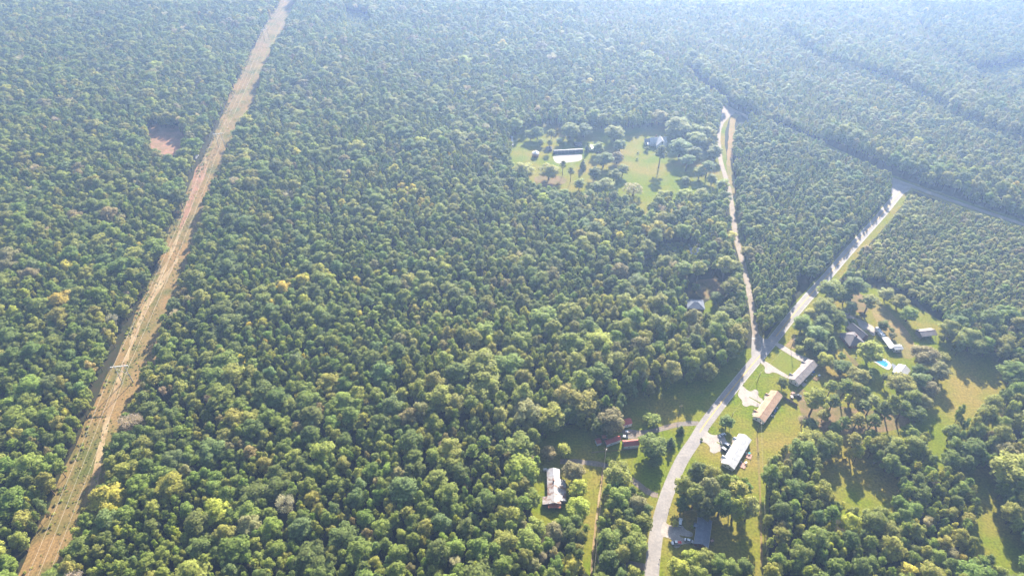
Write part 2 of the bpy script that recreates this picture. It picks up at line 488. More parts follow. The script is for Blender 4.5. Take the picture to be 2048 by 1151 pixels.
sheet('gravel_yard', zoom(1170, 820, 11.51)([(880, 480), (1000, 430), (1150, 450), (1320, 480), (1300, 560), (1230, 640), (1000, 660), (880, 640)]), 0.072, M['gravel'], 'gravel yard behind the red and white barn')
strip('driveway', line_of([(1316, 990), (1303, 987), (1293, 981), (1266, 960), (1235, 938), (1210, 929), (1165, 923), (1120, 922)]), 3.6, 0.065, M['gravel'], 'gravel drive from the main road to the rusty tin-roofed house', wob=0.2)
strip('driveway', line_of([(1306, 1138), (1280, 1131), (1240, 1124), (1195, 1119)]), 3.8, 0.065, M['gravel'], 'shaded gravel drive at the bottom edge', wob=0.15)
z10 = zoom(1660, 600, 11.51)
sheet('driveway', z10([(290, 270), (370, 290), (480, 350), (610, 400), (740, 460), (900, 545), (1010, 610), (1050, 700), (1040, 830), (940, 790), (880, 690), (760, 680), (660, 590), (640, 500), (590, 430), (450, 440), (460, 540), (430, 590), (415, 480), (340, 450), (300, 400)]), 0.06, M['concrete'], 'grey concrete driveway and parking behind the hip-roofed house')
sheet('garden_path', zoom(1660, 580, 5.753)([(135, 650), (165, 690), (230, 760), (290, 800), (330, 850), (320, 880), (270, 860), (200, 760)]), 0.06, M['pine_straw'], 'brown garden path below the hip-roofed house')
FIELD_PATH = line_of([(1207, 925), (1203, 960), (1196, 1010), (1190, 1060), (1186, 1100), (1182, 1160)])
strip('footpath', FIELD_PATH, 1.0, 0.06, M['track'], 'worn dirt footpath through the narrow meadow below the barns', wob=0.5)
strip('wheel_track', line_of([(1514, 875), (1517, 920), (1520, 975), (1522, 1060), (1524, 1160)]), 1.2, 0.06, M['dry_lawn'], 'faint wheel track behind the duplexes', wob=0.5)

# ------------------------------------------------------------------ where the ground stays in view (v) or no wild tree stands (b)
VIS, BASE = [], []
def vis(p): VIS.append(p)
def base(p): BASE.append(p)
vis([(20, 1190), (75, 1093), (104.5, 1039), (122, 994), (139, 952), (150, 903), (174, 851), (190, 813), (184, 776), (208.5, 748), (222, 714), (236, 689), (250, 651), (278, 613), (295.5, 575), (320, 529.5), (334, 495), (354.5, 449.5), (368.5, 408), (372, 386), (389, 334), (403, 306), (420.6, 267.6), (452, 222.5), (476, 174), (504, 108), (535, 69.5), (560, 38), (570, 0), (590, 0), (577, 31), (566.6, 55.6), (542, 94), (521, 146), (513, 174), (507.5, 205), (490, 222.5), (469, 254), (452, 299), (438, 341), (417, 368), (405, 400), (393, 449.5), (375, 491), (372, 529.5), (354.5, 561), (342, 595.5), (323, 630), (313, 672), (299, 714), (281.6, 745), (274.6, 776), (247, 816), (226, 865), (209, 896), (205.6, 945), (188, 983.5), (174, 994), (153, 1029), (139, 1074), (132, 1081), (104, 1093), (60, 1190)])
vis([(297, 254), (368, 260), (356, 306), (304, 298)])
# farm
vis([(1022, 275), (1040, 264), (1098, 252), (1160, 264), (1215, 264), (1262, 259), (1330, 253), (1352, 275), (1380, 300), (1430, 310), (1440, 345), (1452, 370), (1400, 380), (1330, 383), (1305, 396), (1290, 420), (1268, 402), (1245, 380), (1180, 383), (1130, 376), (1075, 365), (1050, 345), (1028, 330)])
# roads
vis([(1783, 390), (1767, 415), (1722, 467), (1684, 508), (1650, 549), (1634, 566), (1612, 592), (1575, 630), (1540, 673), (1530, 678), (1518, 668), (1511, 623), (1502, 580), (1495, 540), (1483, 495), (1472, 415), (1471, 380), (1464, 318), (1470, 250), (1500, 238), (1470, 220), (1447, 207), (1440, 244), (1434, 268), (1440, 310), (1447, 346), (1460, 380), (1464, 425), (1466, 480), (1476, 520), (1488, 545), (1493, 592), (1499, 623), (1503, 657), (1504, 690), (1501, 709), (1492, 728), (1554, 690), (1585, 660), (1600, 640), (1637, 582), (1660, 556), (1684, 550), (1718, 500), (1743, 484), (1781, 442), (1812, 395), (1822, 378), (1805, 366), (1785, 360)])
vis([(1790, 357), (1830, 372), (1900, 396), (2060, 445), (2060, 456), (1950, 423), (1850, 393), (1822, 385)])
base([(1650, 285), (1790, 345), (1790, 365), (1640, 305)])
base([(1376, 142), (1450, 198), (1450, 215), (1376, 160)])
# dark gap in the woods, house in the woods
vis([(1372, 590), (1395, 568), (1437, 566), (1440, 600), (1432, 625), (1410, 622), (1376, 620)])
# west yards
vis([(1245, 812), (1300, 790), (1400, 765), (1440, 745), (1480, 727), (1500, 712), (1530, 700), (1480, 757), (1440, 800), (1412, 836), (1400, 880), (1350, 960), (1325, 1010), (1318, 1050), (1320, 1151), (1320, 1200), (1296, 1200), (1297, 1120), (1302, 1070), (1310, 1034), (1304, 1004), (1266, 962), (1232, 940), (1210, 935), (1205, 1000), (1196, 1060), (1188, 1151), (1186, 1200), (1174, 1200), (1177, 1120), (1183, 1050), (1170, 1045), (1135, 1012), (1132, 1025), (1100, 1036), (1066, 1040), (1080, 1010), (1080, 945), (1088, 930), (1082, 880), (1140, 858), (1190, 872), (1250, 845)])
# east yards
vis([(1416, 857), (1463, 794), (1526, 717), (1553, 688), (1600, 700), (1640, 720), (1700, 690), (1690, 640), (1684, 620), (1720, 620), (1760, 610), (1790, 640), (1812, 650), (1830, 690), (1880, 690), (1905, 712), (1965, 712), (2010, 725), (2003, 790), (1960, 812), (1900, 802), (1860, 780), (1780, 770), (1720, 780), (1650, 800), (1602, 832), (1580, 850), (1568, 885), (1545, 892), (1532, 905), (1527, 990), (1529, 1151), (1530, 1200), (1500, 1200), (1508, 1110), (1506, 1060), (1512, 1010), (1515, 985), (1500, 955), (1480, 952), (1440, 938), (1402, 918), (1384, 926), (1372, 956), (1350, 1000), (1334, 1042), (1340, 1030), (1362, 1036), (1380, 1028), (1430, 1036), (1500, 1056), (1506, 1080), (1500, 1112), (1440, 1108), (1400, 1090), (1350, 1096), (1332, 1112), (1322, 1200), (1312, 1200), (1318, 1100), (1330, 1040), (1345, 990), (1372, 930)])
vis([(1646, 917), (1744, 924), (1778, 959), (1785, 1008), (1758, 1018), (1733, 1029), (1726, 1001), (1663, 987), (1656, 955)])
vis([(1858, 842), (1880, 850), (1889, 921), (1873, 905)])
vis([(1912, 935), (1950, 940), (1985, 960), (1988, 1000), (2003, 1050), (2040, 1120), (2062, 1180), (2020, 1130), (1960, 1095), (1950, 1060), (1965, 1030), (1970, 1000), (1940, 950), (1912, 930)])
base([(1590, 560), (1760, 560), (1880, 630), (1900, 700), (1930, 760), (1900, 860), (1880, 880), (1800, 895), (1620, 895), (1560, 900), (1560, 700)])
base([(1375, 560), (1450, 550), (1460, 600), (1440, 640), (1375, 632)])

def raster(polys):
    """half resolution mask of polygons, with a margin round the frame"""
    W, H, ox, oy = 1224, 776, 200, 100
    m = np.zeros((H, W), bool)
    for p in polys:
        xs = np.array([q[0] for q in p]) / 2 + ox
        ys = np.array([q[1] for q in p]) / 2 + oy
        y0, y1 = max(0, int(ys.min())), min(H - 1, int(ys.max()) + 1)
        x0, x1 = max(0, int(xs.min())), min(W - 1, int(xs.max()) + 1)
        if y1 <= y0 or x1 <= x0:
            continue
        gx, gy = np.meshgrid(np.arange(x0, x1 + 1) + 0.5, np.arange(y0, y1 + 1) + 0.5)
        ins = np.zeros(gx.shape, bool)
        for i in range(len(p)):
            ax, ay, bx, by = xs[i], ys[i], xs[i - 1], ys[i - 1]
            if ay == by:
                continue
            c = ((ay > gy) != (by > gy)) & (gx < (bx - ax) * (gy - ay) / (by - ay) + ax)
            ins ^= c
        m[y0:y1 + 1, x0:x1 + 1] |= ins
    def look(px, py):
        ix = np.floor(px / 2 + ox).astype(int)
        iy = np.floor(py / 2 + oy).astype(int)
        ok = (ix >= 0) & (ix < W) & (iy >= 0) & (iy < H)
        r = np.zeros(ix.shape, bool)
        r[ok] = m[iy[ok], ix[ok]]
        return r
    return look
in_vis, in_base = raster(VIS), raster(BASE)

# ------------------------------------------------------------------ tree kinds
def unit(n, g):
    v = g.normal(size=(n, 3))
    return v / np.linalg.norm(v, axis=1, keepdims=True)

def cards(pos, nrm, size, g, aspect=1.0, spread=0.55):
    """irregular leaf-clump faces round a set of points"""
    n = len(pos)
    nn = nrm * 0.75 + np.array([0, 0, 0.7]) + spread * unit(n, g)
    nn /= np.linalg.norm(nn, axis=1, keepdims=True)
    t = unit(n, g)
    t -= nn * (t * nn).sum(1, keepdims=True)
    t /= np.linalg.norm(t, axis=1, keepdims=True)
    b = np.cross(nn, t)
    s = (size * g.uniform(0.6, 1.35, n))[:, None] * 0.5
    q = []
    for sx, sy in ((-1, -0.35), (0.3, -1), (1, 0.35), (-0.3, 1)):
        jx = sx * g.uniform(0.7, 1.25, n)[:, None] * aspect
        jy = sy * g.uniform(0.7, 1.25, n)[:, None]
        q.append(pos + t * s * jx + b * s * jy - nn * (0.12 * s) * g.uniform(0, 2, n)[:, None])
    v = np.stack(q, 1).reshape(-1, 3)
    f = np.arange(4 * n).reshape(-1, 4)
    return v, f

_ico = None
def ico():
    global _ico
    if _ico is None:
        bm = bmesh.new()
        bmesh.ops.create_icosphere(bm, subdivisions=2, radius=1.0)
        _ico = (np.array([v.co[:] for v in bm.verts]), np.array([[v.index for v in f.verts] for f in bm.faces]))
        bm.free()
    return _ico

class Geo:
    def __init__(s):
        s.v, s.q, s.n = [], [], 0
    def add(s, v, f):
        s.v.append(v)
        s.q += (f + s.n).tolist()
        s.n += len(v)
    def mesh(s, name, material):
        me = bpy.data.meshes.new(name)
        me.from_pydata(np.concatenate(s.v).tolist(), [], s.q)
        me.materials.append(material)
        me.update()
        return me

def lobed_crown(lobes, card, g, dens=1.3, core=0.62, zmin=-0.55, spread=0.55, aspect=1.0, bump=0.30):
    geo = Geo()
    cs = np.array([l[0] for l in lobes])
    rs = np.array([l[1] for l in lobes])
    for i, (c, r, fz) in enumerate(lobes):
        n = int(4 * math.pi * r * r / (card * card) * dens)
        d = unit(n, g)
        d = d[d[:, 2] > zmin]
        b = unit(10, g)
        b = b[b[:, 2] > -0.4]
        dot = (d @ b.T).max(1)
        rad = r * (0.84 + bump * np.exp(-(1 - dot) / 0.07) * 0.8 + g.normal(0, 0.05, len(d)))
        p = d * rad[:, None]
        p[:, 2] *= fz
        p += c
        keep = np.ones(len(p), bool)
        for j in range(len(lobes)):
            if j != i:
                dd = (p - cs[j]) / np.array([1, 1, lobes[j][2]])
                keep &= np.linalg.norm(dd, axis=1) > rs[j] * 0.80
        p, dn = p[keep], d[keep]
        if len(p):
            geo.add(*cards(p, dn, card, g, aspect, spread))
        if core:
            iv, jf = ico()
            v = iv * (r * core) * (1 + 0.10 * np.sin(iv * 7 + i))
            v[:, 2] *= fz
            geo.add(v + c, jf)
    return geo

def oak(seed, r=5.0, h=17.0, n=15, low=0.16, card=0.62, open_=False):
    g = np.random.default_rng(seed)
    L = []
    zc = h * (0.5 + low / 2)
    hz = h * (1 - low) / 2
    L.append((np.array([0, 0, zc - hz * 0.3]), r * 0.55, 1.1))
    L.append((np.array([0, 0, zc + hz * 0.35]), r * 0.55, 1.0))
    for k in range(n):
        a = 2 * math.pi * (k * 0.618 + 0.1 * g.random())
        zf = 1.5 * (k + 0.5) / n - 0.75 + g.uniform(-0.1, 0.1)
        rr = r * (0.66 * math.sqrt(max(0.05, 1 - zf * zf * 0.75))) * g.uniform(0.8, 1.12)
        L.append((np.array([math.cos(a) * rr, math.sin(a) * rr, zc + hz * zf * 0.8]), r * g.uniform(0.27, 0.43), g.uniform(0.7, 0.95)))
    for k in range(3):
        a = g.uniform(0, 6.28)
        L.append((np.array([math.cos(a) * r * 0.25, math.sin(a) * r * 0.25, h - r * 0.3]), r * g.uniform(0.26, 0.36), 0.85))
    return lobed_crown(L, card, g, dens=0.8 if open_ else 1.25, core=0.0 if open_ else 0.62)

def ash(seed, r=3.4, h=15.0, card=0.55):
    g = np.random.default_rng(seed)
    L = [(np.array([0, 0, h * 0.66]), r * 0.72, 1.25), (np.array([0, 0, h * 0.42]), r * 0.62, 1.3), (np.array([0, 0, h - r * 0.55]), r * 0.5, 0.95)]
    for k in range(10):
        a = 2 * math.pi * (k * 0.618 + 0.1 * g.random())
        L.append((np.array([math.cos(a) * r * 0.55, math.sin(a) * r * 0.55, h * (0.28 + 0.57 * (k + 0.5) / 10)]), r * g.uniform(0.34, 0.5), 0.9))
    return lobed_crown(L, card, g)

def pine(seed, r=3.2, h=20.0, card=0.5, low=0.58):
    g = np.random.default_rng(seed)
    L = []
    n = 22
    for k in range(n):
        f = k / (n - 1)
        a = k * 2.4 + g.uniform(-0.3, 0.3)
        z = h * (low + (0.97 - low) * f)
        rr = r * (0.78 * math.sin(math.pi * (0.16 + 0.80 * f)) ** 0.8) * g.uniform(0.55, 1.1)
        L.append((np.array([math.cos(a) * rr, math.sin(a) * rr, z]), r * g.uniform(0.22, 0.34), 0.62))
    L.append((np.array([0, 0, h * 0.95]), r * 0.28, 1.0))
    L.append((np.array([0, 0, h * (low + 0.99) / 2]), r * 0.36, 1.5))
    return lobed_crown(L, card, g, dens=1.15, core=0.62, spread=0.9, aspect=1.5, zmin=-0.8)

def young_pine(seed, r=2.0, h=9.5, card=0.42):
    g = np.random.default_rng(seed)
    L = [(np.array([0, 0, h * 0.42]), r * 0.6, 1.6), (np.array([0, 0, h * 0.68]), r * 0.45, 1.6), (np.array([0, 0, h * 0.9]), r * 0.24, 2.0)]
    for k in range(12):
        f = k / 11
        a = k * 2.4
        rr = r * (0.72 - 0.5 * f)
        L.append((np.array([math.cos(a) * rr, math.sin(a) * rr, h * (0.25 + 0.6 * f)]), r * (0.36 - 0.14 * f), 0.8))
    return lobed_crown(L, card, g, dens=1.1, core=0.7, spread=0.8, aspect=1.3, zmin=-0.5)

def cedar(seed, r=2.2, h=11.0, card=0.45):
    g = np.random.default_rng(seed)
    L = []
    for k in range(14):
        f = k / 13
        a = k * 2.4
        rr = r * 0.5 * (1 - f * 0.9)
        L.append((np.array([math.cos(a) * rr, math.sin(a) * rr, h * (0.1 + 0.82 * f)]), r * (0.6 - 0.42 * f), 1.2))
    return lobed_crown(L, card, g, dens=1.2, core=0.8)

def bush(seed, r=1.6, h=2.8, card=0.4):
    g = np.random.default_rng(seed)
    L = [(np.array([0, 0, h * 0.5]), r * 0.62, 0.9)]
    for k in range(6):
        a = k * 2.4
        L.append((np.array([math.cos(a) * r * 0.55, math.sin(a) * r * 0.55, h * g.uniform(0.3, 0.65)]), r * g.uniform(0.34, 0.46), 0.9))
    return lobed_crown(L, card, g)

def bare(seed, r=4.0, h=14.0):
    """leafless grey crown of fine twigs"""
    g = np.random.default_rng(seed)
    geo = Geo()
    for k in range(9):
        a = 2 * math.pi * k * 0.618
        c = np.array([math.cos(a) * r * 0.5, math.sin(a) * r * 0.5, h * g.uniform(0.6, 0.85)])
        n = 190
        d = unit(n, g)
        p = c + d * (r * 0.42 * g.uniform(0.3, 1.0, n))[:, None]
        geo.add(*cards(p, unit(n, g), 0.75, g, aspect=0.22, spread=1.0))
    return geo

def trunk_geo(seed, h, r0, top, limbs, r, lo=0.4):
    g = np.random.default_rng(seed + 900)
    mb = MB()
    mb.tube([(0, 0, -0.2), (0.05, 0.02, h * 0.25), (g.normal(0, 0.12), g.normal(0, 0.12), h * 0.55), (0, 0, h * top)], [r0 * 1.25, r0, r0 * 0.75, r0 * 0.2], 7)
    for k in range(limbs):
        a = k * 2.4 + g.uniform(-0.3, 0.3)
        z0 = h * g.uniform(lo, top * 0.75)
        l = r * g.uniform(0.5, 0.75)
        mb.tube([(0, 0, z0), (math.cos(a) * l * 0.5, math.sin(a) * l * 0.5, z0 + l * 0.45), (math.cos(a) * l, math.sin(a) * l, z0 + l * 0.8)], [r0 * 0.45, r0 * 0.3, r0 * 0.1], 5)
    return mb

KINDS = {}      # kind -> list of (crown mesh, trunk mesh, whole mesh, r, h)
def kind(name, fn, seeds, r, h, r0, top, limbs, lo=0.4, **kw):
    out = []
    for s in seeds:
        geo = fn(s, r=r, h=h, **kw)
        cm = geo.mesh('crown', M['leaf'])
        mb = trunk_geo(s, h, r0, top, limbs, r, lo)
        tm = bpy.data.meshes.new('trunk')
        tm.from_pydata(mb.v, [], mb.f)
        tm.materials.append(M['bark'])
        wv = np.concatenate(geo.v).tolist() + mb.v
        wf = geo.q + [tuple(i + geo.n for i in f) for f in mb.f]
        wm = bpy.data.meshes.new(name)
        wm.from_pydata(wv, [], wf)
        wm.materials.append(M['leaf'])
        wm.materials.append(M['bark'])
        wm.polygons.foreach_set('material_index', [0] * len(geo.q) + [1] * len(mb.f))
        wm.update()
        out.append((cm, tm, wm, r, h))
    KINDS[name] = out
kind('oak', oak, (1, 2, 3, 4, 5), 5.0, 17.0, 0.34, 0.8, 6)
kind('open_oak', oak, (11,), 5.0, 13.0, 0.36, 0.85, 10, open_=True)
kind('ash', ash, (21, 22, 23, 24), 3.4, 15.0, 0.24, 0.9, 4)
kind('pine', pine, (31, 32, 33, 34), 3.2, 20.0, 0.26, 0.97, 9, lo=0.6)
kind('tall_pine', pine, (36, 37), 4.6, 23.0, 0.34, 0.97, 12, lo=0.55, low=0.5, card=0.62)
kind('young_pine', young_pine, (41, 42, 43), 2.0, 9.5, 0.12, 0.95, 0)
kind('cedar', cedar, (51, 52), 2.2, 11.0, 0.16, 0.9, 0)
kind('bush', bush, (61, 62), 1.6, 2.8, 0.08, 0.6, 3)
kind('bare', bare, (71, 72), 4.0, 14.0, 0.26, 0.85, 12)

TINT = {
    'dark': (0.084, 0.106, 0.025), 'green': (0.106, 0.137, 0.026), 'mid': (0.126, 0.147, 0.030), 'olive': (0.156, 0.160, 0.036),
    'lime': (0.190, 0.200, 0.034), 'gold': (0.255, 0.225, 0.042), 'brown': (0.150, 0.138, 0.062), 'rust': (0.200, 0.155, 0.070),
    'grey': (0.195, 0.175, 0.145), 'blue': (0.096, 0.129, 0.042), 'pale': (0.168, 0.170, 0.058),
}
TINT_WORD = {'dark': 'dark green', 'green': 'deep green', 'mid': 'mid-green', 'olive': 'olive', 'lime': 'yellow-green', 'gold': 'golden yellow', 'brown': 'brown-tinged',
             'rust': 'rust-orange', 'grey': 'bare grey', 'blue': 'blue-green', 'pale': 'pale olive'}
KIND_WORD = {'oak': 'broad-crowned', 'open_oak': 'open-crowned', 'ash': 'round-topped', 'pine': 'tufted pine', 'tall_pine': 'tall pine', 'young_pine': 'young pine', 'cedar': 'narrow cedar', 'bush': 'low bush', 'bare': 'leafless'}
NAME = {'pine': 'pine_tree', 'tall_pine': 'pine_tree', 'young_pine': 'pine_tree', 'cedar': 'cedar_tree', 'bush': 'bush', 'bare': 'bare_tree'}

def jitter_tint(t, k=0.14):
    f = 1 + rnd.uniform(-k, k)
    return tuple(max(0.005, c * f * (1 + rnd.uniform(-0.07, 0.07))) for c in TINT[t])

TREES = []      # (x, y, r) of every single tree, so the forest keeps clear of them
def plant(x, y, kd, r, h, tint, label, group):
    """one single tree: empty > trunk, crown"""
    v = rnd.choice(KINDS[kd])
    cat = 'bush' if kd == 'bush' else 'tree'
    t = thing(NAME.get(kd, 'broadleaf_tree'), label, cat, (x, y, 0), rnd.uniform(0, 6.28), group)
    t.scale = (r / v[3], r / v[3], h / v[4])
    cr = link(bpy.data.objects.new('crown', v[0]), t)
    cr['tint'] = jitter_tint(tint) if isinstance(tint, str) else tint
    link(bpy.data.objects.new('trunk', v[1]), t)
    TREES.append((x, y, r))
    return t

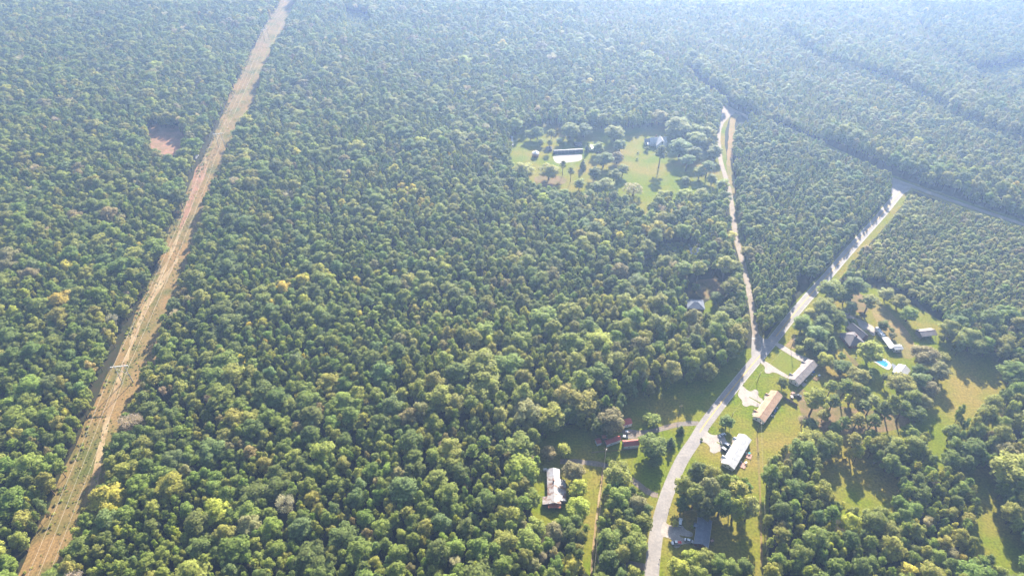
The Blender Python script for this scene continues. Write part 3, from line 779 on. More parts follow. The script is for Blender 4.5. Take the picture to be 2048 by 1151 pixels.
# ------------------------------------------------------------------ single trees of the yards: crown centre and radius in pixels, kind, tint, height
YARD = [
 # around the hip-roofed house and pool
 (1666, 575, 25, 'oak', 'olive', 17, 'olive oak overhanging the main road above the hip-roofed house'),
 (1652, 609, 22, 'oak', 'mid', 15, 'mid-green oak beside the road just below the overhanging olive oak'),
 (1712, 570, 24, 'tall_pine', 'blue', 20, 'blue-green pine at the yard corner above the concrete drive'),
 (1740, 600, 18, 'pine', 'pale', 18, 'thin pale pine standing over the bare sandy patch'),
 (1692, 590, 14, 'ash', 'dark', 13, 'dark tree between the overhanging oak and the sandy patch'),
 (1607, 642, 18, 'ash', 'mid', 12, 'round tree nearest the road fork on the hip-roofed house side'),
 (1636, 663, 20, 'ash', 'blue', 13, 'blue-green tree in front of the hip-roofed house'),
 (1622, 625, 13, 'ash', 'olive', 10, 'small olive tree by the road verge before the hip-roofed house'),
 (1599, 678, 10, 'bush', 'mid', 5, 'upper of two round bushes beside the long grey-duplex drive'),
 (1600, 695, 9, 'bush', 'olive', 4, 'lower of two round bushes beside the long grey-duplex drive'),
 (1662, 684, 15, 'cedar', 'dark', 11, 'dark evergreen beside the hip-roofed house'),
 (1652, 716, 15, 'oak', 'lime', 10, 'bright yellow-green tree behind the grey-roofed duplex'),
 (1685, 730, 18, 'ash', 'dark', 11, 'dark round tree between the grey duplex and the pool'),
 (1718, 747, 20, 'oak', 'olive', 11, 'olive tree south-west of the pool'),
 (1738, 748, 12, 'cedar', 'dark', 9, 'dark rounded evergreen just below the pool lawn'),
 (1742, 699, 24, 'oak', 'lime', 15, 'large yellow-olive tree beside the swimming pool'),
 (1704, 641, 8, 'bush', 'green', 4, 'round dark bush in the loop of the concrete drive'),
 (1768, 648, 11, 'ash', 'dark', 8, 'dark round tree behind the white camper'),
 (1784, 660, 6, 'bush', 'dark', 4, 'small dark shrub east of the camper'),
 (1785, 670, 9, 'bush', 'brown', 5, 'grey-brown shrub beside the white garage'),
 (1852, 707, 25, 'oak', 'brown', 15, 'large grey-brown oak below the open shed'),
 (1879, 737, 20, 'oak', 'brown', 14, 'brown oak at the edge of the east field'),
 (1842, 758, 18, 'ash', 'blue', 14, 'blue-green tree behind the pool house'),
 (1806, 764, 25, 'oak', 'olive', 13, 'broad olive tree just below the pool house'),
 (1772, 752, 9, 'pine', 'dark', 8, 'small dark pine beside the pool house wall'),
 (1948, 676, 27, 'oak', 'mid', 17, 'big green tree leading the forest edge above the east field'),
 (2033, 742, 27, 'oak', 'green', 17, 'big tree at the right edge of the east field'),
 (1920, 640, 22, 'oak', 'blue', 15, 'blue-green oak behind the open shed'),
 (1884, 676, 8, 'bush', 'olive', 5, 'olive shrub just east of the open shed'),
 (1646, 640, 15, 'ash', 'dark', 12, 'dark tree in the clump between road and hip-roofed house'),
 (1678, 632, 15, 'oak', 'mid', 13, 'green tree at the left end of the concrete drive'),
 (1655, 655, 12, 'oak', 'olive', 11, 'olive tree left of the hip-roofed house front'),
 (1622, 684, 13, 'ash', 'mid', 10, 'round tree right of the two drive-side bushes'),
 (1640, 696, 14, 'ash', 'dark', 10, 'dark tree shading the lawn above the bright yellow-green tree'),
 (1684, 712, 8, 'bush', 'dark', 5, 'dark shrub at the garden path below the hip-roofed house'),
 (1725, 630, 9, 'bush', 'brown', 5, 'brownish shrub beside the concrete drive'),
 (1705, 612, 12, 'ash', 'blue', 12, 'blue-green tree above the concrete drive'),
 (1905, 655, 20, 'oak', 'mid', 15, 'green oak at the corner where forest meets the open shed'),
 (1800, 600, 16, 'oak', 'olive', 12, 'olive oak on the forest edge above the camper grass'),
 (1820, 625, 16, 'oak', 'mid', 12, 'mid-green oak on the forest edge left of the open shed'),
 (1775, 585, 15, 'oak', 'pale', 11, 'pale oak on the forest edge above the thin pale pine'),
 (1890, 712, 12, 'bush', 'olive', 5, 'olive shrub at the top of the east field'),
 (1842, 738, 13, 'oak', 'dark', 12, 'dark oak between the pool house and the brown oaks'),
 (1862, 775, 17, 'oak', 'brown', 12, 'brownish oak below the blue-green tree, bordering the field'),
 # duplexes
 (1567, 762, 11, 'ash', 'dark', 8, 'dark tree between the grey and the tan duplex'),
 (1455, 840, 14, 'ash', 'dark', 9, 'dark tree on the lawn between tan and white duplex'),
 (1403, 878, 3.5, 'bush', 'dark', 1.6, 'tiny dark shrub on the lawn by the white-duplex driveway'),
 (1475, 738, 4, 'bush', 'olive', 2, 'small shrub on the shaded road bank below the fork'),
 (1555, 921, 19, 'cedar', 'olive', 12, 'olive evergreen alone behind the white-roofed duplex'),
 (1350, 1046, 8, 'bush', 'gold', 3.5, 'yellow-tipped shrub beside the white van'),
 (1386, 1053, 5, 'bush', 'lime', 2.2, 'small lime shrub against the blue-roofed house'),
 # copse above the blue-roofed house
 (1372, 968, 19, 'oak', 'olive', 19, 'olive oak nearest the road in the copse above the blue-roofed house'),
 (1396, 944, 20, 'oak', 'dark', 21, 'dark oak below the white-duplex driveway lawn'),
 (1424, 946, 19, 'oak', 'olive', 21, 'olive oak at the back corner of the white-roofed duplex'),
 (1392, 986, 20, 'oak', 'mid', 21, 'mid-green oak in the left half of the copse above the blue roof'),
 (1420, 976, 21, 'oak', 'brown', 22, 'brown-tinged oak in the middle of the copse above the blue roof'),
 (1450, 968, 20, 'oak', 'green', 22, 'deep green oak behind the white-roofed duplex gable'),
 (1478, 978, 20, 'pine', 'olive', 23, 'olive pine in the right half of the copse above the blue roof'),
 (1446, 1000, 21, 'oak', 'dark', 22, 'dark oak directly above the blue-roofed house'),
 (1474, 1008, 20, 'oak', 'lime', 21, 'yellow-green oak above the shaded lawn of the blue-roofed house'),
 (1502, 1010, 17, 'oak', 'pale', 21, 'pale oak at the right end of the copse above the blue roof'),
 (1414, 1012, 17, 'oak', 'dark', 20, 'dark oak leaning over the blue roof edge'),
 (1366, 1002, 14, 'ash', 'dark', 12, 'small dark tree between the road and the blue-roofed house'),
 # copse below the blue-roofed house
 (1384, 1114, 19, 'oak', 'lime', 12, 'yellow-green oak touching the lower corner of the blue roof'),
 (1412, 1116, 20, 'oak', 'olive', 13, 'olive oak below the blue-roofed house'),
 (1440, 1124, 19, 'oak', 'green', 13, 'deep green oak below the blue-roofed house'),
 (1466, 1134, 18, 'oak', 'mid', 13, 'mid-green oak below the shaded back lawn'),
 (1490, 1130, 17, 'oak', 'dark', 13, 'dark oak at the end of the shaded back lawn'),
 (1358, 1132, 20, 'oak', 'lime', 13, 'bright oak between the driveway and the bottom edge'),
 (1396, 1144, 19, 'oak', 'mid', 13, 'green oak on the bottom edge below the blue-roofed house'),
 # pine grove
 (1634, 794, 23, 'tall_pine', 'olive', 23, 'tall olive pine leaning over the tan-duplex back yard'),
 (1668, 800, 14, 'pine', 'dark', 17, 'dark pine beside the tall olive pine'),
 (1664, 771, 13, 'pine', 'mid', 17, 'mid-green pine at the back of the grey-duplex yard'),
 (1694, 770, 16, 'pine', 'mid', 19, 'first of the three grove pines below the pool lawn'),
 (1712, 777, 16, 'pine', 'olive', 19, 'second of the three grove pines below the pool lawn'),
 (1730, 783, 13, 'pine', 'dark', 17, 'third of the three grove pines below the pool lawn'),
 (1701, 793, 9, 'ash', 'lime', 9, 'small yellow-green tree in the middle of the pine grove'),
 (1728, 811, 14, 'pine', 'blue', 16, 'blue-green pine in the middle of the grove'),
 (1747, 801, 14, 'pine', 'pale', 18, 'pale pine in the middle of the grove'),
 (1768, 818, 19, 'tall_pine', 'dark', 20, 'tall dark pine on the east side of the grove'),
 (1786, 803, 17, 'tall_pine', 'mid', 20, 'tall green pine behind the dark grove pine'),
 (1808, 812, 16, 'pine', 'dark', 18, 'dark pine at the far east end of the grove'),
 (1826, 792, 18, 'oak', 'mid', 15, 'green oak between the grove and the east field'),
 (1850, 800, 15, 'oak', 'pale', 13, 'pale oak bordering the east field'),
 (1838, 826, 16, 'oak', 'dark', 13, 'dark oak at the eastern corner of the grove'),
 (1718, 836, 15, 'pine', 'olive', 15, 'olive pine on the lower side of the grove'),
 (1622, 846, 16, 'ash', 'dark', 9, 'dark shrubby tree at the west tip of the grove'),
 (1607, 840, 12, 'bare', 'grey', 8, 'grey leafless shrub tree behind the tan duplex'),
 (1673, 852, 12, 'ash', 'green', 9, 'deep green round tree in the lower grove'),
 (1624, 874, 25, 'oak', 'lime', 14, 'large yellow-olive tree below the grove facing the duplex lawn'),
 (1666, 878, 18, 'oak', 'mid', 14, 'green tree right of the large yellow-olive tree'),
 (1711, 878, 16, 'pine', 'olive', 17, 'pine standing over the shaded hollow lawn'),
 (1690, 842, 13, 'pine', 'dark', 16, 'dark pine left of the olive pine in the lower grove'),
 (1748, 838, 14, 'pine', 'mid', 17, 'mid-green pine in the lower middle of the grove'),
 (1650, 826, 12, 'ash', 'olive', 10, 'small olive tree under the tall olive pine'),
 (1742, 868, 13, 'ash', 'dark', 12, 'dark tree over the shaded hollow lawn'),
 (1764, 878, 17, 'oak', 'lime', 12, 'light green oak above the shaded hollow lawn'),
 (1790, 884, 18, 'oak', 'olive', 13, 'olive oak right above the shaded hollow lawn'),
 (1822, 862, 16, 'oak', 'mid', 13, 'green oak beside the grass path right of the grove'),
 # west yards
 (1053, 822, 30, 'oak', 'brown', 19, 'huge brown-tinged oak, leftmost of the row above the barns'),
 (1104, 828, 26, 'oak', 'olive', 19, 'huge olive oak, second of the row above the barns'),
 (1165, 800, 33, 'oak', 'olive', 20, 'huge olive oak, tallest of the row above the barns'),
 (1136, 822, 20, 'oak', 'dark', 15, 'dark oak in front of the row above the barns'),
 (1222, 836, 27, 'oak', 'brown', 16, 'brown-grey oak hanging over the red barn roofs'),
 (1196, 850, 15, 'oak', 'dark', 13, 'dark oak behind the little red shed'),
 (1304, 838, 19, 'bush', 'mid', 7, 'broad shrub above the curved sandy drive'),
 (1307, 888, 27, 'oak', 'green', 14, 'deep green oak inside the bend of the sandy drive'),
 (1312, 918, 14, 'ash', 'dark', 8, 'dark low tree under the deep green oak'),
 (1342, 882, 11, 'cedar', 'dark', 8, 'dark evergreen between the bend and the main road'),
 (1362, 858, 9, 'cedar', 'dark', 7, 'small evergreen where the sandy drive meets the road'),
 (1040, 888, 29, 'oak', 'green', 17, 'deep green oak left of the shaded barn meadow'),
 (1042, 935, 32, 'oak', 'lime', 17, 'large light green oak beside the rusty tin-roofed house'),
 (1098, 902, 13, 'oak', 'brown', 9, 'small brown tree above the tin-roofed house'),
 (1128, 897, 14, 'ash', 'lime', 9, 'small bright green tree above the tin-roofed house'),
 (1147, 938, 20, 'oak', 'brown', 13, 'brown-grey tree right of the tin-roofed house'),
 (1156, 972, 18, 'oak', 'lime', 12, 'yellow-green tree in the middle right of the tin-roofed house'),
 (1155, 1014, 23, 'oak', 'lime', 14, 'bright yellow-green tree below the tin-roofed house'),
 (1237, 944, 27, 'oak', 'olive', 16, 'olive oak between the two gravel drives'),
 (1241, 993, 24, 'oak', 'mid', 16, 'mid-green oak right of the dirt footpath'),
 (1273, 1003, 20, 'oak', 'brown', 14, 'brown-tinged oak above the wooded road bank'),
 (1288, 1040, 18, 'oak', 'olive', 13, 'olive oak crowding the road on its west side'),
 (1258, 1030, 17, 'oak', 'dark', 13, 'dark oak in the roadside copse'),
 (1224, 1078, 26, 'oak', 'green', 16, 'deep green oak by the footpath near the bottom edge'),
 (1268, 1084, 26, 'oak', 'mid', 16, 'green oak beside the road near the bottom edge'),
 (1046, 968, 17, 'oak', 'olive', 14, 'olive tree left of the tin-roofed porch'),
 (1144, 1126, 20, 'oak', 'gold', 13, 'golden tree at the foot of the narrow meadow'),
 (1218, 920, 8, 'bush', 'lime', 3, 'small shrub where the gravel drives part'),
 (1064, 992, 17, 'oak', 'mid', 14, 'mid-green oak crowding the tin-roofed house on its left'),
 (1070, 1052, 21, 'oak', 'olive', 14, 'olive oak below left of the tin-roofed house'),
 (1110, 1062, 20, 'oak', 'brown', 14, 'brown-tinged oak straight below the tin-roofed house'),
 (1142, 1064, 19, 'oak', 'dark', 14, 'dark oak between the tin-roofed house and the footpath'),
 # house in the woods
 (1370, 535, 18, 'pine', 'mid', 19, 'left one of the pines above the blue roof in the woods'),
 (1398, 533, 18, 'pine', 'mid', 19, 'middle one of the pines above the blue roof in the woods'),
 (1452, 527, 19, 'tall_pine', 'pale', 22, 'tall pale pine leaning by the side road'),
 (1466, 570, 20, 'tall_pine', 'olive', 20, 'olive pine beside the side road below the pale pine'),
 (1462, 470, 12, 'ash', 'gold', 12, 'golden-yellow tree beside the sandy side road'),
 (1434, 592, 13, 'ash', 'dark', 11, 'dark tree right of the bare brown yard'),
 (1392, 572, 8, 'ash', 'dark', 8, 'small dark tree directly above the blue roof in the woods'),
 (1330, 520, 15, 'oak', 'mid', 15, 'rounded tree standing in the dark gap in the woods'),
 # farm
 (1196, 292, 13, 'oak', 'mid', 13, 'mid-green tree above the farm hedge'),
 (1190, 342, 13, 'oak', 'dark', 13, 'dark tree left of the farm hedge'),
 (1246, 336, 12, 'oak', 'olive', 12, 'olive tree closing the right side of the farm hedge'),
 (1240, 288, 13, 'oak', 'dark', 13, 'dark tree between the round olive tree and the farm hedge'),
 (1196, 372, 15, 'oak', 'mid', 12, 'green tree at the hedge foot, left of the pale one'),
 (1075, 262, 13, 'oak', 'mid', 14, 'green oak at the top edge of the farm meadow'),
 (1168, 256, 16, 'oak', 'dark', 15, 'dark oak behind the black shed'),
 (1120, 280, 8, 'ash', 'mid', 8, 'small tree directly above the tunnel shed'),
 (1082, 282, 7, 'ash', 'olive', 8, 'small olive tree near the round tank'),
 (1100, 284, 7, 'pine', 'mid', 12, 'thin pine between the round tank and the tunnel shed'),
 (1345, 262, 15, 'oak', 'olive', 15, 'olive oak close behind the farmhouse roof'),
 (1390, 305, 17, 'oak', 'dark', 16, 'dark oak in the belt right of the farmhouse'),
 (1400, 340, 14, 'oak', 'mid', 13, 'mid-green oak in the belt by the farm entrance'),
 (1430, 300, 15, 'oak', 'mid', 15, 'mid-green oak between the farm belt and the side road'),
 (1425, 355, 12, 'oak', 'olive', 11, 'olive oak below the farm entrance'),
 (1330, 388, 15, 'oak', 'lime', 12, 'yellow-green oak at the lower edge of the farmhouse lawn'),
 (1372, 386, 15, 'oak', 'lime', 12, 'bright oak at the lower right edge of the farmhouse lawn'),
 (1405, 384, 14, 'oak', 'pale', 12, 'pale oak where the farmhouse lawn meets the wood'),
 (1180, 388, 13, 'oak', 'mid', 12, 'mid-green oak closing the grass lane at its foot'),
 (1130, 385, 12, 'ash', 'dark', 10, 'dark tree at the foot of the slender farm pines'),
 (1049, 337, 22, 'oak', 'lime', 14, 'light green oak at the west corner of the farm meadow'),
 (1098, 338, 20, 'oak', 'lime', 15, 'yellow-green oak below the long black shed'),
 (1126, 328, 7, 'pine', 'dark', 16, 'slender pine below the pale gravel pad'),
 (1142, 341, 7, 'pine', 'mid', 16, 'slender pine just right of the first one below the gravel pad'),
 (1175, 293, 6.5, 'cedar', 'dark', 10, 'narrow cedar at the right end of the long black shed'),
 (1166, 326, 8, 'cedar', 'mid', 11, 'narrow cedar between gravel pad and grass lane'),
 (1159, 364, 11, 'ash', 'mid', 11, 'round tree at the lower end of the cedar row'),
 (1208, 314, 18, 'oak', 'dark', 14, 'dark tree in the middle of the farm hedge'),
 (1235, 312, 13, 'oak', 'brown', 12, 'brown-tinged tree in the farm hedge'),
 (1229, 346, 13, 'oak', 'mid', 12, 'mid-green tree low in the farm hedge'),
 (1212, 366, 17, 'oak', 'pale', 13, 'pale tree at the bottom of the farm hedge'),
 (1231, 261, 19, 'oak', 'olive', 15, 'round olive tree above the farm hedge'),
 (1141, 256, 19, 'oak', 'mid', 16, 'broad green tree behind the long black shed'),
 (1061, 266, 11, 'ash', 'mid', 11, 'small tree at the top left of the farm meadow'),
 (1103, 264, 9, 'pine', 'mid', 14, 'thin pine above the farm meadow track'),
 (1322, 303, 14, 'tall_pine', 'dark', 24, 'tall lone pine casting a long shadow before the farmhouse'),
 (1293, 297, 6, 'bush', 'dark', 5, 'dark rounded shrub on the farmhouse lawn'),
 (1276, 305, 3, 'bush', 'green', 2.2, 'upper small shrub on the farmhouse lawn'),
 (1274, 318, 3, 'bush', 'mid', 2.6, 'lower small shrub on the farmhouse lawn'),
 (1268, 375, 20, 'open_oak', 'brown', 12, 'open brown oak at the foot of the farmhouse lawn'),
 (1356, 249, 25, 'oak', 'pale', 17, 'pale tree right behind the farmhouse'),
 (1362, 290, 22, 'oak', 'blue', 18, 'blue-green tree right of the farmhouse'),
 (1392, 275, 20, 'oak', 'mid', 17, 'green tree between farmhouse and side road'),
 (1376, 318, 15, 'pine', 'blue', 17, 'pine on the right side of the farmhouse lawn'),
 (1416, 330, 15, 'pine', 'dark', 17, 'dark pine by the farm entrance'),
 (1372, 358, 9, 'ash', 'mid', 9, 'small round tree at the lower right of the farmhouse lawn'),
 (1446, 366, 14, 'ash', 'mid', 11, 'round tree beside the side road at the farm entrance'),
 (1415, 262, 18, 'oak', 'olive', 16, 'olive tree nearest the far junction'),
]
def crown_at(cx, cy, rpx, kd, h):
    zc = h * {'pine': 0.78, 'tall_pine': 0.75, 'bush': 0.45, 'cedar': 0.5, 'young_pine': 0.5}.get(kd, 0.70)
    p = G(cx, cy, zc)
    depth = p.y * cp + (CAMH - zc) * sp
    return p, rpx * depth / FPX
for cx, cy, rpx, kd, tint, h, lab in YARD:
    if cy < 400 and kd == 'oak' and tint in ('olive', 'pale'):
        tint = tuple((p_ + q_) / 2 for p_, q_ in zip(TINT[tint], TINT['mid']))
    p, r = crown_at(cx, cy, rpx * (1.0 if kd == 'bush' else 1.08 if cy < 400 else 1.12), kd, h)
    if kd == 'oak':
        h = max(h, 1.6 * r)
        p, r = crown_at(cx, cy, rpx * (1.08 if cy < 400 else 1.12), kd, h)
    plant(p.x, p.y, kd, r, h, tint, lab, 'bushes in the yards' if kd == 'bush' else 'single trees of the yards')

# ------------------------------------------------------------------ the forest
ZONES = [   # polygon in pixels, spacing, radius range, height range, kinds, tints
 ('low', [(692, 26), (738, 30), (742, 62), (715, 72), (693, 66)]),
 ('low', [(1945, 142), (2060, 122), (2060, 164), (1955, 168)]),
 ('low', [(1300, 500), (1312, 486), (1400, 492), (1408, 514), (1350, 530), (1326, 556), (1290, 566), (1215, 606), (1195, 604), (1285, 545)]),
 ('tall', [(800, 700), (1000, 660), (1250, 620), (1400, 630), (1500, 690), (1490, 740), (1250, 790), (1060, 870), (820, 860)]),
 ('tall', [(1880, 810), (2070, 790), (2070, 980), (2000, 970), (1960, 890), (1890, 850)]),
 ('old', [(1650, 262), (1800, 320), (2060, 402), (2300, 480), (2300, 500), (2060, 440), (1800, 356), (1640, 290)]),
 ('old', [(1376, 120), (1450, 178), (1530, 220), (1520, 240), (1440, 204), (1370, 148)]),
 ('old', [(1560, 60), (1700, 90), (1850, 140), (1930, 190), (2048, 250), (2048, 290), (1900, 235), (1780, 165), (1640, 125)]),
 ('dense', [(1750, -200), (2400, -200), (2400, 260), (2048, 150), (1930, 140), (1840, 60)]),
 ('scrub', [(1660, 580), (1800, 400), (1850, 392), (2048, 452), (2500, 560), (2500, 640), (2048, 650), (1940, 640), (1860, 630), (1780, 600), (1720, 590)]),
 ('young', [(1120, -200), (2500, -200), (2500, 560), (2048, 440), (1800, 352), (1660, 292), (1500, 232), (1440, 200), (1380, 150), (1250, 110), (1160, 60)]),
 ('mixed', [(1000, 150), (1240, 118), (1440, 205), (1440, 250), (1330, 250), (1000, 250)]),
 ('tri', [(1485, 236), (1470, 400), (1500, 600), (1520, 662), (1640, 560), (1780, 390), (1790, 350), (1700, 310), (1520, 240)]),
 ('mixed', [(600, 400), (1030, 345), (1300, 400), (1480, 400), (1490, 560), (1260, 640), (1000, 720), (560, 740), (440, 600)]),
]
SPEC = {
 'wood':  dict(r=(2.7, 7.6), h=(11, 20), k=[('oak', 55), ('ash', 28), ('pine', 20), ('bare', 1.0)], t=[('green', 24), ('mid', 26), ('dark', 20), ('olive', 16), ('lime', 6), ('gold', 1.2), ('brown', 5), ('rust', 0.15), ('blue', 5)]),
 'mixed': dict(r=(2.8, 5.8), h=(11, 18), k=[('ash', 45), ('oak', 26), ('pine', 28), ('bare', 0.5)], t=[('green', 24), ('mid', 28), ('dark', 24), ('olive', 12), ('lime', 8), ('gold', 2.6), ('brown', 4), ('rust', 0.2), ('blue', 6)]),
 'tri':   dict(r=(2.1, 4.0), h=(7, 13), k=[('ash', 42), ('oak', 26), ('young_pine', 30)], t=[('green', 22), ('mid', 26), ('dark', 24), ('olive', 14), ('pale', 8), ('blue', 8), ('brown', 2)]),
 'scrub': dict(r=(1.6, 3.2), h=(4.5, 8), k=[('ash', 45), ('oak', 22), ('young_pine', 33)], t=[('mid', 24), ('olive', 30), ('pale', 18), ('dark', 14), ('lime', 4), ('brown', 5), ('rust', 0.6)]),
 'young': dict(r=(2.0, 4.3), h=(7, 13), k=[('young_pine', 32), ('ash', 38), ('oak', 30)], t=[('mid', 24), ('olive', 24), ('pale', 20), ('dark', 14), ('lime', 6), ('brown', 4), ('blue', 6), ('gold', 0.6)]),
 'low':   dict(r=(1.2, 2.2), h=(2.0, 3.6), k=[('bush', 70), ('ash', 30)], t=[('dark', 50), ('mid', 30), ('olive', 20)]),
 'tall':  dict(r=(3.6, 9.0), h=(16, 24), k=[('oak', 80), ('ash', 20)], t=[('mid', 25), ('olive', 28), ('pale', 14), ('green', 15), ('dark', 12), ('brown', 8), ('lime', 4)]),
 'old':   dict(r=(3.0, 6.4), h=(14, 22), k=[('oak', 75), ('ash', 25)], t=[('mid', 25), ('olive', 28), ('pale', 18), ('green', 18), ('dark', 8), ('gold', 1)]),
 'dense': dict(r=(2.6, 5.2), h=(13, 19), k=[('oak', 45), ('pine', 32), ('ash', 23)], t=[('mid', 25), ('dark', 28), ('blue', 18), ('olive', 18), ('gold', 0.6)]),
}
ZLOOK = [(n, raster([p])) for n, p in ZONES]

def pick(items, n):
    names = [a for a, _ in items]
    w = np.array([b for _, b in items], float)
    return np.array(names)[rng.choice(len(names), n, p=w / w.sum())]

def smooth_noise(x, y, scale, seed):
    g = np.random.default_rng(seed)
    v = np.zeros(x.shape)
    for _ in range(7):
        a = g.uniform(0, 6.28)
        f = g.uniform(0.6, 1.6) / scale
        v += np.sin((x * math.cos(a) + y * math.sin(a)) * f * 6.28 + g.uniform(0, 6.28))
    return v / 2.6

def grow_forest():
    """big crowns first, then middling, then small ones that fill what is left"""
    cand = []
    for zn, sp_ in SPEC.items():
        lo, hi = sp_['r']
        mid = (lo + hi) / 2
        for spacing, r0, r1 in ((2.9 * hi, 0.82 * hi, 1.12 * hi), (1.9 * mid, 0.78 * mid, 1.2 * mid), (1.5 * lo, 0.8 * lo, 1.25 * lo)):
            ys = np.arange(70.0, 1560.0, spacing)
            rows = []
            for y in ys:
                half = 120 + (y * cp + CAMH * sp) * 0.80
                xs = np.arange(-half, half, spacing)
                rows.append(np.stack([xs, np.full(xs.shape, y)], 1))
            p = np.concatenate(rows)
            p += rng.uniform(-0.5, 0.5, p.shape) * spacing
            px, py = PX(p[:, 0], p[:, 1], np.zeros(len(p)))
            z = np.full(len(p), 'wood', dtype=object)
            done = np.zeros(len(p), bool)
            for n, look in ZLOOK:
                ins = look(px, py) & ~done
                z[ins] = n
                done |= ins
            p = p[z == zn]
            n = len(p)
            if not n:
                continue
            stand = np.clip(smooth_noise(p[:, 0], p[:, 1], 85, 4), -1, 1)
            r = rng.uniform(r0, r1, n) * (1 + 0.30 * stand)
            rel = np.clip(smooth_noise(p[:, 0], p[:, 1], 130, 3) * 0.5 + 0.5, 0, 1)
            u = np.clip((r - lo * 0.7) / (hi - lo * 0.7), 0, 1.1)
            h = sp_['h'][0] + (sp_['h'][1] - sp_['h'][0]) * np.clip(0.5 * u + 0.38 * rng.random(n) + 0.25 * rel - 0.06, 0, 1.2)
            kd = pick(sp_['k'], n)
            tn = pick(sp_['t'], n)
            # yellow and brown trees gather in loose drifts
            drift = smooth_noise(p[:, 0], p[:, 1], 150, 8)
            back = pick([(a, b) for a, b in sp_['t'] if a not in ('gold', 'brown', 'rust', 'lime')], n)
            calm = np.isin(tn, ['gold', 'lime']) & (drift < 0.1) | np.isin(tn, ['brown', 'rust']) & (drift > 0.2)
            tn = np.where(calm, back, tn)
            kd = np.where((tn == 'brown') & (kd != 'bare'), 'oak', kd)
            kd = np.where((tn == 'gold') & (kd != 'oak'), 'ash', kd)
            kd = np.where((r > 4.8) & np.isin(kd, ['ash', 'pine', 'young_pine']), 'oak', kd)
            tn = np.where(kd == 'bare', 'grey', tn)
            h = np.where(kd == 'pine', h * 1.1, h)
            for i in range(n):
                cand.append((p[i, 0], p[i, 1], r[i], h[i], kd[i], tn[i]))
    X = np.array([c[0] for c in cand]); Y = np.array([c[1] for c in cand])
    Rr = np.array([c[2] for c in cand]); Hh = np.array([c[3] for c in cand])
    bad = np.zeros(len(cand), bool)
    bx, by = PX(X, Y, np.zeros(len(X)))
    bad |= in_vis(bx, by) | in_base(bx, by)
    for zf, ro in ((0.95, 0.0), (0.8, -0.45), (0.8, 0.45), (0.65, -0.6), (0.65, 0.6), (0.65, 0.0), (0.45, -0.5), (0.45, 0.5)):
        qx, qy = PX(X + Rr * ro, Y, Hh * zf)
        bad |= in_vis(qx, qy)
    # keep off the power-line corridor and roads on the ground
    for ln_, wd in ((main_l, 6.5), (side_l, 4.5), (cross_l, 6.0), (north_l, 5.0)):
        kd_ = kdtree.KDTree(len(ln_))
        for i, q in enumerate(ln_):
            kd_.insert((q.x, q.y, 0), i)
        kd_.balance()
        for i in range(len(cand)):
            if not bad[i] and kd_.find((X[i], Y[i], 0))[2] < wd:
                bad[i] = True
    t = (X + 253) * CORR.x + (Y - 296) * CORR.y
    s = (X + 253) * CORR_N.x + (Y - 296) * CORR_N.y
    s = s - np.where(t > 480, 14.0 * ((t - 480) / 400.0) ** 2, 0)
    bad |= (s > -12.5) & (s < 7) & (t > -400)
    kt = kdtree.KDTree(len(TREES))
    for i, (a, b, c) in enumerate(TREES):
        kt.insert((a, b, 0), i)
    kt.balance()
    for i in range(len(cand)):
        if not bad[i]:
            q, j, d = kt.find((X[i], Y[i], 0))
            if d < 0.62 * (Rr[i] + TREES[j][2]):
                bad[i] = True
    cand = [c for c, b in zip(cand, bad) if not b]
    cand.sort(key=lambda c: -c[2])
    CS = 8.0
    grid = {}
    kept = []
    for c in cand:
        x, y, r = c[0], c[1], c[2]
        gx, gy = int(x // CS), int(y // CS)
        ok = True
        reach = 0.66 * (r + 8.0)
        k = int(reach // CS) + 1
        for ax in range(gx - k, gx + k + 1):
            for ay in range(gy - k, gy + k + 1):
                for (x2, y2, r2) in grid.get((ax, ay), ()):
                    dd = 0.64 * (r + r2)
                    if (x - x2) ** 2 + (y - y2) ** 2 < dd * dd:
                        ok = False
                        break
                if not ok:
                    break
            if not ok:
                break
        if ok:
            grid.setdefault((gx, gy), []).append((x, y, r))
            kept.append(c)
    return kept


forest = grow_forest()

# the trees that show largest stand as single things, the rest is one mass
N_SINGLE = 300 - sum(1 for y in YARD if y[3] != 'bush')
def score(c):
    x, y = PX(np.array(c[0]), np.array(c[1]), np.array(c[3] * 0.75))
    if not (6 < x < 2042 and 6 < y < 1146) or (x < 176 and y > 1085 and False):
        return -1
    depth = c[1] * cp + (CAMH - c[3] * 0.7) * sp
    return c[2] / depth
order = sorted(range(len(forest)), key=lambda i: -score(forest[i]))
single = order[:N_SINGLE]
rest = [forest[i] for i in order[N_SINGLE:]]
ORD = ['first', 'second', 'third', 'fourth', 'fifth', 'sixth', 'seventh', 'eighth', 'ninth', 'tenth', 'eleventh', 'twelfth', 'thirteenth', 'fourteenth', 'fifteenth', 'sixteenth']
def place_words(px, py):
    row = 'bottom row' if py > 1085 else 'second row' if py > 1020 else 'third row' if py > 955 else 'fourth row' if py > 890 else 'fifth row'
    lx = 75 + (1093 - py) * 0.42
    if px < lx: col = 'left of the power corridor'
    elif px < 430: col = 'right beside the power corridor'
    elif px < 720: col = 'in the left-central woods'
    elif px < 1000: col = 'in the right-central woods'
    elif px < 1300: col = 'by the tin-roofed house'
    elif px < 1530: col = 'by the blue-roofed house'
    elif px < 1800: col = 'behind the duplexes'
    else: col = 'by the east grass path'
    return col + ', ' + row
cells = {}
for i in single:
    x, y, r, h, kd, tn = forest[i]
    px, py = PX(np.array(x), np.array(y), np.array(h * 0.75))
    size = 'large' if r > 5.6 else 'smaller'
    word = KIND_WORD[kd] if 'pine' in KIND_WORD[kd] else KIND_WORD[kd] + ' tree'
    cells.setdefault((f"{size} {TINT_WORD[tn]} {word}", place_words(float(px), float(py))), []).append((float(px), i))
